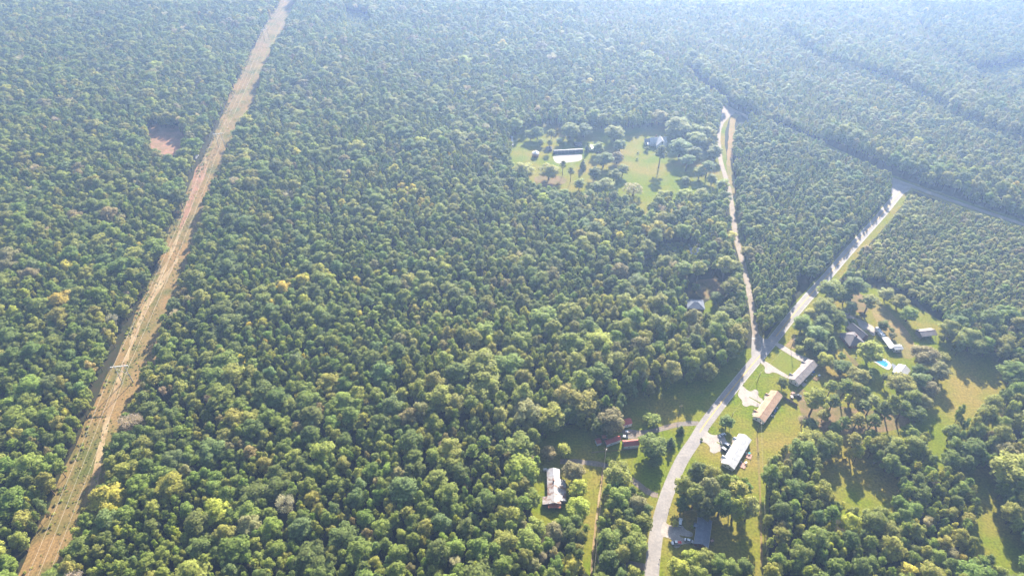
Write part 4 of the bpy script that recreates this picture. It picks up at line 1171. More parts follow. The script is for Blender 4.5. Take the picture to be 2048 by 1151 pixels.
for (look, where), lst in cells.items():
    lst.sort()
    for n, (px, i) in enumerate(lst):
        x, y, r, h, kd, tn = forest[i]
        lab = f"{look} {where}" if len(lst) == 1 else f"{look} {where}, {ORD[n]} from left"
        plant(x, y, kd, r, h, tn, lab, 'nearest trees of the woods')

proto_col = bpy.data.collections.new('tree_kinds')
proto_index = {}
for kd, vs in KINDS.items():
    for j, v in enumerate(vs):
        nm = f'kind_{len(proto_index):03d}'
        proto_index[(kd, j)] = len(proto_index)
        proto_col.objects.link(bpy.data.objects.new(nm, v[2]))

def instancer(name, pts, label, kind='stuff'):
    """one object that carries many plants of the kinds above"""
    n = len(pts)
    me = bpy.data.meshes.new(name)
    me.from_pydata([(p[0], p[1], 0.0) for p in pts], [], [])
    idx = np.zeros(n, np.int32)
    scl = np.zeros((n, 3), np.float32)
    rot = np.zeros((n, 3), np.float32)
    tin = np.zeros((n, 3), np.float32)
    for i, (x, y, r, h, kd, tn) in enumerate(pts):
        vs = KINDS[kd]
        j = rnd.randrange(len(vs))
        idx[i] = proto_index[(kd, j)]
        scl[i] = (r / vs[j][3] * rnd.uniform(0.92, 1.08), r / vs[j][3] * rnd.uniform(0.92, 1.08), h / vs[j][4])
        rot[i] = (rnd.uniform(-0.05, 0.05), rnd.uniform(-0.05, 0.05), rnd.uniform(0, 6.283))
        tin[i] = jitter_tint(tn)
    me.attributes.new('idx', 'INT', 'POINT').data.foreach_set('value', idx)
    me.attributes.new('scl', 'FLOAT_VECTOR', 'POINT').data.foreach_set('vector', scl.ravel())
    me.attributes.new('rot', 'FLOAT_VECTOR', 'POINT').data.foreach_set('vector', rot.ravel())
    me.attributes.new('tint', 'FLOAT_VECTOR', 'POINT').data.foreach_set('vector', tin.ravel())
    o = link(bpy.data.objects.new(name, me))
    ng = bpy.data.node_groups.new(name + '_nodes', 'GeometryNodeTree')
    ng.interface.new_socket('Geometry', in_out='INPUT', socket_type='NodeSocketGeometry')
    ng.interface.new_socket('Geometry', in_out='OUTPUT', socket_type='NodeSocketGeometry')
    gi, go = ng.nodes.new('NodeGroupInput'), ng.nodes.new('NodeGroupOutput')
    ci = ng.nodes.new('GeometryNodeCollectionInfo')
    ci.inputs['Collection'].default_value = proto_col
    ci.inputs['Separate Children'].default_value = True
    ci.inputs['Reset Children'].default_value = True
    io = ng.nodes.new('GeometryNodeInstanceOnPoints')
    io.inputs['Pick Instance'].default_value = True
    def attr(nm, dt):
        a = ng.nodes.new('GeometryNodeInputNamedAttribute')
        a.data_type = dt
        a.inputs['Name'].default_value = nm
        return a.outputs['Attribute']
    L = ng.links.new
    L(gi.outputs[0], io.inputs['Points'])
    L(ci.outputs[0], io.inputs['Instance'])
    L(attr('idx', 'INT'), io.inputs['Instance Index'])
    er = ng.nodes.new('FunctionNodeEulerToRotation')
    L(attr('rot', 'FLOAT_VECTOR'), er.inputs[0])
    L(er.outputs[0], io.inputs['Rotation'])
    L(attr('scl', 'FLOAT_VECTOR'), io.inputs['Scale'])
    L(io.outputs[0], go.inputs[0])
    md = o.modifiers.new('plants', 'NODES')
    md.node_group = ng
    return tag(o, label, kind=kind)
fo = instancer('forest', rest, 'dense mixed woodland covering the land all round')
tag(fo, cat='forest')

def brush():
    """low scrub in the power-line corridor and along the wood edges"""
    pts = []
    for _ in range(8000):
        t = rnd.uniform(-250, 1150)
        s = rnd.uniform(-15, 18)
        p = corr(t, s)
        e = rnd.random()
        tn = rnd.choices(['olive', 'brown', 'pale', 'mid', 'lime', 'rust'], [34, 22, 24, 14, 8, 2])[0]
        r = rnd.uniform(0.2, 0.65) * (1.9 if abs(s - 1.5) > 12 else 1.0)
        h = r * rnd.uniform(0.7, 1.3)
        if math.sin(t * 0.05 + s * 0.2) + math.sin(t * 0.13 - s * 0.1) < rnd.uniform(-2, 1.2):
            continue
        pts.append((p.x, p.y, r, h, 'bush', tn))
    o = instancer('brush', pts, 'low brown brush and weeds in the power-line corridor')
    tag(o, cat='brush')
brush()

# ------------------------------------------------------------------ buildings
M['white_metal'] = mat('white_metal_roof', (0.58, 0.57, 0.565), 0.5, 0.3, color2=(0.47, 0.455, 0.45), scale=0.35, var=0.14)
M['tan_roof'] = mat('tan_shingle', (0.46, 0.30, 0.20), 0.85, 0.2, color2=(0.36, 0.23, 0.155), scale=0.4, var=0.2)
M['grey_roof'] = mat('grey_shingle', (0.32, 0.275, 0.265), 0.85, 0.2, color2=(0.24, 0.21, 0.205), scale=0.4, var=0.2)
M['blue_grey_roof'] = mat('sky_blued_shingle', (0.20, 0.22, 0.27), 0.8, 0.25, color2=(0.16, 0.175, 0.22), scale=0.5, var=0.15)  # grey shingle; the blue of sky-lit shade is mixed into its colour
M['dark_roof'] = mat('charcoal_shingle', (0.17, 0.15, 0.155), 0.8, 0.25, color2=(0.13, 0.12, 0.13), scale=0.5, var=0.15)
M['tin'] = mat('rusty_tin', (0.40, 0.375, 0.37), 0.5, 0.35, metal=0.15, color2=(0.20, 0.115, 0.08), scale=0.28, thr=(0.47, 0.60), var=0.12, detail=6, distort=0.6)
M['tin_clean'] = mat('dull_tin', (0.42, 0.41, 0.43), 0.4, 0.4, metal=0.35, color2=(0.34, 0.30, 0.29), scale=0.3, var=0.1)
M['red_roof'] = mat('red_metal_roof', (0.44, 0.10, 0.08), 0.5, 0.4, color2=(0.34, 0.09, 0.07), scale=0.3, var=0.12)
M['rust_roof'] = mat('orange_rusty_roof', (0.46, 0.15, 0.07), 0.7, 0.3, color2=(0.30, 0.10, 0.06), scale=0.5, var=0.2)
M['white_wall'] = mat('white_siding', (0.74, 0.73, 0.72), 0.7, 0.3, var=0.05, scale=0.6)
M['cream_wall'] = mat('cream_siding', (0.50, 0.44, 0.37), 0.75, 0.3, var=0.06, scale=0.6)
M['brick_wall'] = mat('brick_wall', (0.28, 0.155, 0.12), 0.85, 0.2, color2=(0.22, 0.12, 0.095), scale=1.5, var=0.12)
M['grey_wall'] = mat('weathered_boards', (0.26, 0.22, 0.19), 0.9, 0.15, color2=(0.20, 0.165, 0.14), scale=0.8, var=0.2)
M['blue_wall'] = mat('pale_blue_siding', (0.30, 0.40, 0.44), 0.7, 0.3, var=0.06)
M['glass'] = mat('window_glass', (0.03, 0.04, 0.05), 0.08, 0.6)
M['trim'] = mat('white_trim', (0.62, 0.61, 0.59), 0.6, 0.3, var=0.04)
M['door_paint'] = mat('door_paint', (0.22, 0.09, 0.06), 0.5, 0.4, var=0.06)
M['wood'] = mat('treated_wood', (0.34, 0.24, 0.16), 0.85, 0.2, color2=(0.27, 0.19, 0.13), scale=0.9, var=0.2)
M['black_cover'] = mat('black_sheeting', (0.055, 0.058, 0.070), 0.55, 0.4, var=0.15, scale=0.4)
M['rubber'] = mat('rubber', (0.02, 0.02, 0.022), 0.8, 0.3, var=0.1)
M['chrome'] = mat('bright_metal', (0.55, 0.55, 0.57), 0.3, 0.5, metal=0.8, var=0.05)
M['galv'] = mat('weathered_steel', (0.52, 0.50, 0.50), 0.5, 0.4, metal=0.2, var=0.1)
M['wire'] = mat('aluminium_wire', (0.42, 0.37, 0.30), 0.6, 0.3, metal=0.0, var=0.02)
M['water'] = mat('pool_water', (0.015, 0.20, 0.46), 0.06, 0.6, color2=(0.05, 0.36, 0.62), scale=0.5, var=0.1)
M['car_white'] = mat('white_car_paint', (0.70, 0.70, 0.71), 0.25, 0.6, var=0.02)
M['car_black'] = mat('black_car_paint', (0.025, 0.027, 0.032), 0.2, 0.6, var=0.05)
M['car_grey'] = mat('grey_car_paint', (0.10, 0.11, 0.125), 0.25, 0.6, var=0.05)
M['car_red'] = mat('red_car_paint', (0.55, 0.03, 0.03), 0.25, 0.6, var=0.03)
M['light_lens'] = mat('lamp_lens', (0.7, 0.68, 0.6), 0.15, 0.6, var=0.02)
M['red_lens'] = mat('red_lens', (0.4, 0.02, 0.02), 0.2, 0.6, var=0.02)
M['teal'] = mat('teal_cloth', (0.06, 0.30, 0.30), 0.8, 0.2, var=0.1)
M['pink'] = mat('faded_pink_mat', (0.52, 0.30, 0.24), 0.9, 0.1, var=0.12)
M['blue_tarp'] = mat('blue_tarp', (0.06, 0.14, 0.40), 0.6, 0.3, var=0.15)

def frame_of(px4, z):
    p = [G(x, y, z) for x, y in px4]
    c = (p[0] + p[1] + p[2] + p[3]) / 4
    u = ((p[1] - p[0]) + (p[2] - p[3])) / 2
    v = ((p[3] - p[0]) + (p[2] - p[1])) / 2
    n = Vector((-u.y, u.x)).normalized()
    return c, u.length, abs(v.dot(n)), math.atan2(u.y, u.x)

def window(t, x, y, z, w, h, nx, ny, name='window', pane='glass', frame='trim'):
    """frame standing 5 cm proud of a wall with outward normal (nx, ny), pane inside it"""
    tx, ty = -ny, nx
    fr = MB()
    def bar(a0, a1, z0, z1, d0, d1, mb):
        c = [(x + tx * a + nx * d, y + ty * a + ny * d) for a, d in ((a0, d0), (a1, d0), (a1, d1), (a0, d1))]
        mb.add([(q[0], q[1], zz) for zz in (z0, z1) for q in c], [(3, 2, 1, 0), (4, 5, 6, 7), (0, 1, 5, 4), (1, 2, 6, 5), (2, 3, 7, 6), (3, 0, 4, 7)])
    b = 0.09
    bar(-w / 2, w / 2, z - h / 2, z - h / 2 + b, -0.02, 0.06, fr)
    bar(-w / 2, w / 2, z + h / 2 - b, z + h / 2, -0.02, 0.06, fr)
    bar(-w / 2, -w / 2 + b, z - h / 2 + b, z + h / 2 - b, -0.02, 0.06, fr)
    bar(w / 2 - b, w / 2, z - h / 2 + b, z + h / 2 - b, -0.02, 0.06, fr)
    f = fr.build(name, M[frame], t)
    pn = MB()
    bar(-w / 2 + b, w / 2 - b, z - h / 2 + b, z + h / 2 - b, -0.02, 0.03, pn)
    pn.build('pane', M[pane], f)
    return f

def door(t, x, y, nx, ny, w=1.0, h=2.05, z0=0.25, m='door_paint'):
    tx, ty = -ny, nx
    mb = MB()
    c = [(x + tx * a + nx * d, y + ty * a + ny * d) for a, d in ((-w / 2, -0.02), (w / 2, -0.02), (w / 2, 0.06), (-w / 2, 0.06))]
    mb.add([(q[0], q[1], zz) for zz in (z0, z0 + h) for q in c], [(3, 2, 1, 0), (4, 5, 6, 7), (0, 1, 5, 4), (1, 2, 6, 5), (2, 3, 7, 6), (3, 0, 4, 7)])
    d = mb.build('door', M[m], t)
    k = MB()
    kx, ky = x + tx * (w / 2 - 0.12) + nx * 0.09, y + ty * (w / 2 - 0.12) + ny * 0.09
    k.box(kx - 0.05, kx + 0.05, ky - 0.05, ky + 0.05, z0 + 0.95, z0 + 1.05)
    k.build('handle', M['chrome'], d)

def gable_roof(t, L, W, ze, rise, m, ov=0.0, x0=0.0, y0=0.0, th=0.14, along='x', cap='trim', vents=True):
    """two slopes and a ridge cap over a rectangle whose eaves are L by W"""
    def P(a, b, z):
        return (x0 + a, y0 + b, z) if along == 'x' else (x0 + b, y0 + a, z)
    slopes = []
    for s in (-1, 1):
        q = [P(-L / 2, s * W / 2, ze), P(L / 2, s * W / 2, ze), P(L / 2, s * 0.012, ze + rise), P(-L / 2, s * 0.012, ze + rise)]
        sl = MB().slab(q, th).build('roof_slope', M[m], t)
        slopes.append(sl)
        fa = MB()
        a, b = P(-L / 2, s * (W / 2 + 0.05), ze - 0.13), P(L / 2, s * (W / 2 + 0.05), ze - 0.13)
        fa.tube([a, b], 0.075, 6).build('gutter', M['trim'], sl)
    MB().tube([P(-L / 2, 0, ze + rise + 0.0), P(L / 2, 0, ze + rise + 0.0)], 0.09, 6).build('ridge_cap', M[m], t)
    if vents:
        for k, f in enumerate((-0.28, 0.07, 0.33)):
            yy = W * 0.2 * (1 if k % 2 else -1)
            zz = ze + rise * (1 - abs(yy) / (W / 2))
            MB().tube([P(L * f, yy, zz - 0.2), P(L * f, yy, zz + 0.45)], 0.09, 7).build('vent_pipe', M['galv'], slopes[k % 2])
    return slopes

def gable_wall(t, L, W, ze, rise, m, x0=0.0, y0=0.0, along='x', inset=0.45, name='wall'):
    Wl, Ll = W - 2 * inset, L - 2 * inset
    zt = ze + rise * (2 * inset / W) - 0.18
    zr = ze + rise - 0.2
    prof = [(-Wl / 2, 0), (Wl / 2, 0), (Wl / 2, zt), (0, zr), (-Wl / 2, zt)]
    mb = MB().prism(prof, -Ll / 2, Ll / 2)
    if along == 'x':
        mb.v = [(x0 + y, y0 + x, z) for x, y, z in mb.v]
    else:
        mb.v = [(x0 + x, y0 + y, z) for x, y, z in mb.v]
    return mb.build(name, M[m], t)

def gable_house(name, label, cat, px4, eave, rise, roof, wall, wins=True, group=None, vents=True, doors=2, found=True):
    c, L, W, rz = frame_of(px4, eave)
    t = thing(name, label, cat, (c.x, c.y, 0), rz, group)
    gable_roof(t, L, W, eave, rise, roof, vents=vents)
    gable_wall(t, L, W, eave, rise, wall)
    if found:
        MB().box(-L / 2 + 0.38, L / 2 - 0.38, -W / 2 + 0.38, W / 2 - 0.38, -0.2, 0.22).build('foundation', M['concrete'], t)
    yw, xw = W / 2 - 0.45, L / 2 - 0.45
    if wins:
        n = max(2, int(L / 3.6))
        for k in range(n):
            x = -xw + (k + 0.5) * 2 * xw / n
            for s in (-1, 1):
                if doors and k in (n // 4, n - 1 - n // 4):
                    door(t, x, s * yw, 0, s)
                else:
                    window(t, x, s * yw, eave * 0.56, 1.15, 1.2, 0, s)
        for s in (-1, 1):
            window(t, s * xw, -W * 0.18, eave * 0.56, 1.0, 1.1, s, 0)
            window(t, s * xw, W * 0.18, eave * 0.56, 1.0, 1.1, s, 0)
            window(t, s * xw, 0, eave + rise * 0.38, 0.6, 0.5, s, 0, name='gable_vent', pane='grey_wall')
    return t, L, W

def porch_gable(t, x, yside, L, W, ze, rise, roof, wall='white_wall'):
    """small gable hood over an entrance on the long side"""
    s = 1 if yside > 0 else -1
    mb = MB()
    d = 2.0
    w = 2.6
    y0, y1 = yside - s * 1.3, yside + s * d
    for k in (-1, 1):
        mb.slab([(x + k * w / 2, y0, ze + 0.02), (x + k * w / 2, y1, ze + 0.02), (x + k * 0.01, y1, ze + 0.85), (x + k * 0.01, y0, ze + 0.85)], 0.1)
    h = mb.build('porch_roof', M[roof], t)
    for k in (-1, 1):
        MB().tube([(x + k * 1.1, y1 - s * 0.2, 0), (x + k * 1.1, y1 - s * 0.2, ze)], 0.07, 6).build('porch_post', M['trim'], h)
    MB().add([(x - 1.25, y1 - s * 0.12, ze - 0.05), (x + 1.25, y1 - s * 0.12, ze - 0.05), (x, y1 - s * 0.12, ze + 0.75)], [(0, 1, 2)]).build('porch_gable', M[wall], h)
    MB().box(x - 1.3, x + 1.3, min(yside - s * 0.3, y1), max(yside - s * 0.3, y1), 0.0, 0.16).build('porch_step', M['concrete'], t)

# three duplexes; local +y points away from the road or towards it depending on the trace, so the road side is found first
def road_side(px4, z):
    c, L, W, rz = frame_of(px4, z)
    n = Vector((-math.sin(rz), math.cos(rz)))
    return 1 if (G(1470, 790) - c).dot(n) > 0 and True else -1
def duplex(label, px4, roof, wall, tow):
    t, L, W = gable_house('duplex_house', label, 'house', px4, 2.75, 1.75, roof, wall)
    c, L, W, rz = frame_of(px4, 2.75)
    n = Vector((-math.sin(rz), math.cos(rz)))
    s = 1 if (G(*tow) - c).dot(n) > 0 else -1
    for f in (-0.33, 0.30):
        porch_gable(t, L * f, s * (W / 2 - 0.4), L, W, 2.62, 0.8, roof)
    for f in (-0.15, 0.15):
        MB().box(L * f - 0.45, L * f + 0.45, -s * (W / 2 + 0.9) - 0.45, -s * (W / 2 + 0.9) + 0.45, 0, 0.9).build('air_conditioner', M['galv'], t)
    return t, L, W, s, c, rz
WHITE_PX = z6([(560, 835), (865, 315), (1095, 435), (775, 960)])
TAN_PX = z7([(360, 765), (635, 375), (812, 470), (520, 890)])
zg = zoom(1560, 660, 9.59)
GREY_PX = zg([(180, 905), (530, 550), (735, 665), (345, 1065)])
duplex('long duplex with white metal roof, two cars in front', WHITE_PX, 'white_metal', 'white_wall', (1400, 880))
duplex('long duplex with tan shingle roof between two others', TAN_PX, 'tan_roof', 'white_wall', (1480, 790))
duplex('long duplex with pinkish grey shingle roof nearest the road fork', GREY_PX, 'grey_roof', 'white_wall', (1560, 720))

zb = zoom(1330, 1020, 12.79)
tb, Lb, Wb = gable_house('ranch_house', 'blue-grey shingled house in deep tree shade near the bottom edge', 'house', zb([(740, 850), (840, 165), (1210, 260), (1105, 960)]), 2.8, 2.0, 'blue_grey_roof', 'brick_wall')
porch_gable(tb, Lb * 0.18, Wb / 2 - 0.4, Lb, Wb, 2.66, 0.8, 'blue_grey_roof')

# rusty tin-roofed house of several wings
zt = zoom(1060, 920, 9.59)
def tin_house():
    px = zt([(338, 835), (322, 165), (568, 165), (602, 835)])
    c, L, W, rz = frame_of(px, 3.0)
    t = thing('farm_house', 'long house with rust-streaked tin roof in several wings', 'house', (c.x, c.y, 0), rz)
    gable_wall(t, L, W, 3.0, 1.3, 'grey_wall')
    # front two thirds rusted, back third duller and a little higher
    for s in (-1, 1):
        for k, (a, b, m, dz) in enumerate(((-0.5, -0.16, 'tin', 0.0), (-0.16, 0.26, 'tin', 0.012), (0.26, 0.5, 'tin_clean', 0.06))):
            q = [(L * a, s * W / 2, 3.0 + dz), (L * b, s * W / 2, 3.0 + dz), (L * b, s * 0.012, 4.3 + dz), (L * a, s * 0.012, 4.3 + dz)]
            MB().slab(q, 0.06).build('roof_panel', M[m], t)
    MB().tube([(-L / 2, 0, 4.3), (L / 2, 0, 4.36)], 0.08, 6).build('ridge_cap', M['tin_clean'], t)
    # side wing (east) with a low lean-to roof, small wing (west) and the front porch strip
    we = -1
    a, b = -0.41, 0.20
    y0, y1 = -W / 2 + 0.6, -W / 2 - 3.0
    for k in range(4):
        f0, f1 = a + (b - a) * k / 4, a + (b - a) * (k + 1) / 4
        MB().slab([(L * f0, y1, 2.55), (L * f1 - 0.02, y1, 2.55), (L * f1 - 0.02, y0, 3.5), (L * f0, y0, 3.5)], 0.06).build('lean_to_panel', M['tin'], t)
    MB().box(L * a + 0.3, L * b - 0.3, y1 + 0.3, -W / 2 + 0.4, 0, 2.45).build('wing_wall', M['grey_wall'], t)
    y2, y3 = W / 2 - 0.3, W / 2 + 2.8
    MB().slab([(-L * 0.5, y2, 3.15), (-L * 0.29, y2, 3.15), (-L * 0.29, y3, 2.5), (-L * 0.5, y3, 2.5)], 0.06).build('lean_to_panel', M['tin'], t)
    MB().box(-L * 0.49, -L * 0.30, W / 2 - 0.4, y3 - 0.3, 0, 2.4).build('wing_wall', M['grey_wall'], t)
    MB().slab([(-L * 0.5 - 2.0, -W / 2 + 0.3, 2.4), (-L * 0.5 - 2.0, W / 2 - 0.2, 2.4), (-L * 0.5 + 0.3, W / 2 - 0.2, 2.9), (-L * 0.5 + 0.3, -W / 2 + 0.3, 2.9)], 0.06).build('porch_roof', M['rust_roof'], t)
    for y in (-W / 2 + 0.5, 0, W / 2 - 0.4):
        MB().tube([(-L / 2 - 1.85, y, 0), (-L / 2 - 1.85, y, 2.36)], 0.07, 6).build('porch_post', M['wood'], t)
    for k in range(4):
        window(t, -L * 0.3 + k * L * 0.2, W / 2 - 0.45, 1.7, 1.0, 1.2, 0, 1)
        window(t, -L * 0.3 + k * L * 0.15, y1 + 0.3, 1.4, 0.9, 1.0, 0, -1)
    for y in (-1.6, 1.6):
        window(t, -L / 2 + 0.45, y, 1.7, 0.9, 1.2, -1, 0)
    door(t, -L / 2 + 0.45, 0, -1, 0)
    MB().box(L * 0.1, L * 0.1 + 0.7, -0.35, 0.35, 3.9, 5.2).build('chimney', M['brick_wall'], t)
tin_house()

# red-roofed farm buildings
zr = zoom(1170, 820, 11.51)
def barn(label, px, eave, rise, roof, wall, name='barn', big_door=True):
    c, L, W, rz = frame_of(zr(px) if label is not None else px, eave)
    t = thing(name, label, 'barn', (c.x, c.y, 0), rz)
    gable_roof(t, L, W, eave, rise, roof, vents=False)
    gable_wall(t, L, W, eave, rise, wall, inset=0.3)
    if big_door:
        MB().box(-L / 2 + 0.22, -L / 2 + 0.3, -1.4, 1.4, 0.05, 2.5).build('sliding_door', M['grey_wall'], t)
    for k in range(max(1, int(L / 5))):
        for s in (-1, 1):
            window(t, -L / 2 + (k + 0.7) * 4.6, s * (W / 2 - 0.3), eave * 0.55, 0.9, 0.8, 0, s)
    return t
barn('red and white roofed barn beside the gravel yard', [(885, 838), (1245, 800), (1230, 652), (865, 688)], 3.0, 1.7, 'red_roof', 'white_wall')
barn('red-roofed outbuilding with long white wall under the oak', [(480, 800), (825, 682), (785, 570), (455, 690)], 2.7, 1.3, 'red_roof', 'white_wall')
barn('small red-topped white shed at the end of the barn row', [(275, 785), (380, 742), (340, 632), (222, 650)], 2.3, 0.7, 'red_roof', 'white_wall', name='shed', big_door=False)
barn('tiny rusty-orange roofed shed in the barn row', [(385, 655), (485, 640), (478, 555), (390, 570)], 2.2, 0.7, 'rust_roof', 'grey_wall', name='shed', big_door=False)
barn('red-roofed workshop half hidden behind the brown oak', [(850, 370), (1075, 300), (1040, 165), (830, 215)], 2.9, 1.5, 'red_roof', 'white_wall')

# hip-roofed house
def hip_roof(t, L, W, ze, rise, m, x0=0, y0=0, dz=0.0):
    r = min(L, W) / 2 * 0.95
    A = [(-L / 2, -W / 2), (L / 2, -W / 2), (L / 2, W / 2), (-L / 2, W / 2)]
    e = [(x0 + a, y0 + b, ze + dz) for a, b in A]
    r0, r1 = (x0 - L / 2 + r, y0, ze + rise + dz), (x0 + L / 2 - r, y0, ze + rise + dz)
    for q in ([e[0], e[1], r1, r0], [e[2], e[3], r0, r1], [e[1], e[2], r1], [e[3], e[0], r0]):
        MB().slab(q, 0.12).build('roof_slope', M[m], t)
    MB().tube([r0, r1], 0.09, 6).build('ridge_cap', M[m], t)
    for a, b in ((e[0], r0), (e[3], r0), (e[1], r1), (e[2], r1)):
        MB().tube([a, b], 0.08, 6).build('hip_cap', M[m], t)
    MB().box(x0 - L / 2 + 0.5, x0 + L / 2 - 0.5, y0 - W / 2 + 0.5, y0 + W / 2 - 0.5, 0, ze - 0.13).build('wall', M['brick_wall'], t)

def hip_house():
    px = z10([(240, 790), (490, 1105), (800, 970), (560, 690)])
    c, L, W, rz = frame_of(px, 3.0)
    t = thing('hip_roofed_house', 'large charcoal house with hipped roof and garage wing near the pool', 'house', (c.x, c.y, 0), rz)
    hip_roof(t, L, W, 3.0, 3.1, 'dark_roof')
    for k in range(4):
        for s in (-1, 1):
            window(t, -L * 0.33 + k * L * 0.22, s * (W / 2 - 0.5), 1.7, 1.1, 1.3, 0, s)
    for y in (-W * 0.2, W * 0.2):
        window(t, L / 2 - 0.5, y, 1.7, 1.1, 1.3, 1, 0)
    door(t, -L * 0.11, -W / 2 + 0.5, 0, -1)
    MB().box(0.4, 1.3, 0.8, 1.7, 4.5, 7.2).build('chimney', M['brick_wall'], t)
    px = z10([(410, 640), (740, 900), (895, 815), (535, 515)])
    c2, L2, W2, rz2 = frame_of(px, 3.0)
    w = thing('garage_wing', None, None, (0, 0, 0))
    w.parent = t
    w.matrix_parent_inverse.identity()
    d = c2 - c
    ca, sa = math.cos(-rz), math.sin(-rz)
    w.location = (d.x * ca - d.y * sa, d.x * sa + d.y * ca, 0)
    w.rotation_euler = (0, 0, rz2 - rz)
    gable_roof(w, L2, W2, 3.02, 2.6, 'dark_roof', vents=False)
    gable_wall(w, L2, W2, 3.02, 2.6, 'brick_wall')
    for k in range(3):
        window(w, -L2 * 0.3 + k * L2 * 0.3, W2 / 2 - 0.45, 1.6, 1.1, 1.2, 0, 1)
        window(w, -L2 * 0.3 + k * L2 * 0.3, -W2 / 2 + 0.45, 1.6, 1.1, 1.2, 0, -1)
hip_house()

# white garage and shed, pool house, open shed
zp = zoom(1740, 640, 9.593)
def carport():
    px = zp([(250, 345), (385, 555), (505, 520), (335, 310)])
    c, L, W, rz = frame_of(px, 3.0)
    t = thing('carport', 'long white metal carport roof between camper and pool', 'carport', (c.x, c.y, 0), rz)
    gable_roof(t, L, W, 3.0, 0.5, 'white_metal', vents=False)
    for k in range(4):
        for s in (-1, 1):
            x = -L / 2 + 0.5 + k * (L - 1) / 3
            MB().tube([(x, s * (W / 2 - 0.3), 0), (x, s * (W / 2 - 0.3), 2.9)], 0.07, 6).build('post', M['galv'], t)
    MB().box(-L / 2 + 0.6, L / 2 - 0.6, W / 2 - 0.42, W / 2 - 0.36, 0.1, 2.8).build('side_panel', M['white_wall'], t)
carport()
gable_house('garage', 'white-roofed garage at the east end of the carport', 'garage', zp([(435, 575), (645, 555), (580, 462), (455, 470)]), 2.9, 0.9, 'white_metal', 'white_wall', vents=False, doors=0)
tp, Lp, Wp = gable_house('pool_house', 'white-roofed pool house with pale blue walls', 'house', zp([(425, 1000), (545, 835), (785, 960), (675, 1090)]), 2.9, 2.0, 'white_metal', 'blue_wall', vents=False)
def pool_porch():
    q = [G(x, y, 2.6) for x, y in zp([(418, 820), (600, 915), (560, 935), (440, 955)])]
    c = sum(q, Vector((0, 0))) / 4
    t = thing('shade_awning', 'dark triangular awning between pool and pool house', 'awning', (c.x, c.y, 0))
    MB().slab([(p.x - c.x, p.y - c.y, 2.6) for p in q], 0.06).build('canopy', M['blue_grey_roof'], t)
    for p in q:
        MB().tube([((p.x - c.x) * 0.92, (p.y - c.y) * 0.92, 0), ((p.x - c.x) * 0.92, (p.y - c.y) * 0.92, 2.53)], 0.06, 6).build('post', M['wood'], t)
pool_porch()
def open_shed():
    px = zp([(985, 312), (1282, 285), (1190, 140), (885, 180)])
    c, L, W, rz = frame_of(px, 3.2)
    t = thing('open_shed', 'lone open-sided shed with pale roof at the forest edge', 'shed', (c.x, c.y, 0), rz)
    gable_roof(t, L, W, 3.2, 1.5, 'grey_roof', vents=False)
    for k in range(4):
        for s in (-1, 1):
            x = -L / 2 + 0.5 + k * (L - 1) / 3
            MB().box(x - 0.1, x + 0.1, s * (W / 2 - 0.4) - 0.1, s * (W / 2 - 0.4) + 0.1, 0, 3.1).build('post', M['wood'], t)
    MB().box(-L / 2 + 0.4, L / 2 - 0.4, W / 2 - 0.55, W / 2 - 0.51, 0, 3.0).build('back_wall', M['grey_wall'], t)
    MB().box(-L / 2 + 0.5, -L / 2 + 0.54, -W / 2 + 0.5, W / 2 - 0.6, 0, 3.0).build('side_wall', M['grey_wall'], t)
open_shed()

def pool():
    P = lambda pts: [G(x, y) for x, y in zp(pts)]
    deck = chaikin(P([(10, 735), (60, 645), (150, 680), (425, 830), (385, 950), (305, 945), (60, 790)]), 1)
    c = sum(deck, Vector((0, 0))) / len(deck)
    t = thing('swimming_pool', 'bright blue swimming pool in a white concrete deck', 'pool', (c.x, c.y, 0))
    water = chaikin(P([(40, 730), (75, 685), (125, 685), (230, 760), (350, 820), (345, 870), (300, 905), (250, 880), (140, 815), (65, 770)]), 2)
    wl = [(p.x - c.x, p.y - c.y) for p in water]
    # deck slab with the basin cut out: ring bridged outward
    n = len(wl)
    bm = bmesh.new()
    ov = [bm.verts.new((p.x - c.x, p.y - c.y, 0.20)) for p in deck]
    iv = [bm.verts.new((a, b, 0.20)) for a, b in wl]
    eo = [bm.edges.new((ov[i], ov[(i + 1) % len(ov)])) for i in range(len(ov))]
    ei = [bm.edges.new((iv[i], iv[(i + 1) % n])) for i in range(n)]
    bmesh.ops.triangle_fill(bm, use_beauty=True, edges=eo + ei)
    me = bpy.data.meshes.new('deck')
    bm.to_mesh(me)
    bm.free()
    me.materials.append(M['white_paint'])
    link(bpy.data.objects.new('deck', me), t)
    sk = MB()
    m_ = len(deck)
    sk.add([(p.x - c.x, p.y - c.y, z) for z in (0.0, 0.2) for p in deck], [(i, (i + 1) % m_, (i + 1) % m_ + m_, i + m_) for i in range(m_)])
    sk.build('deck_edge', M['concrete'], t)
    MB().add([(a, b, 0.13) for a, b in wl], [tuple(range(n))]).build('water', M['water'], t)
    co = MB()
    co.tube([(a, b, 0.2) for a, b in wl + wl[:1]], 0.09, 6, caps=False)
    co.build('coping', M['trim'], t)
    ld = MB()
    e = wl[n // 2]
    for k in (-0.25, 0.25):
        ld.tube([(e[0] + k, e[1], 0.1), (e[0] + k, e[1] - 0.2, 0.8), (e[0] + k, e[1] - 0.7, 0.8), (e[0] + k, e[1] - 0.8, 0.2)], 0.04, 6)
    ld.build('ladder', M['chrome'], t)
    return t
pool()

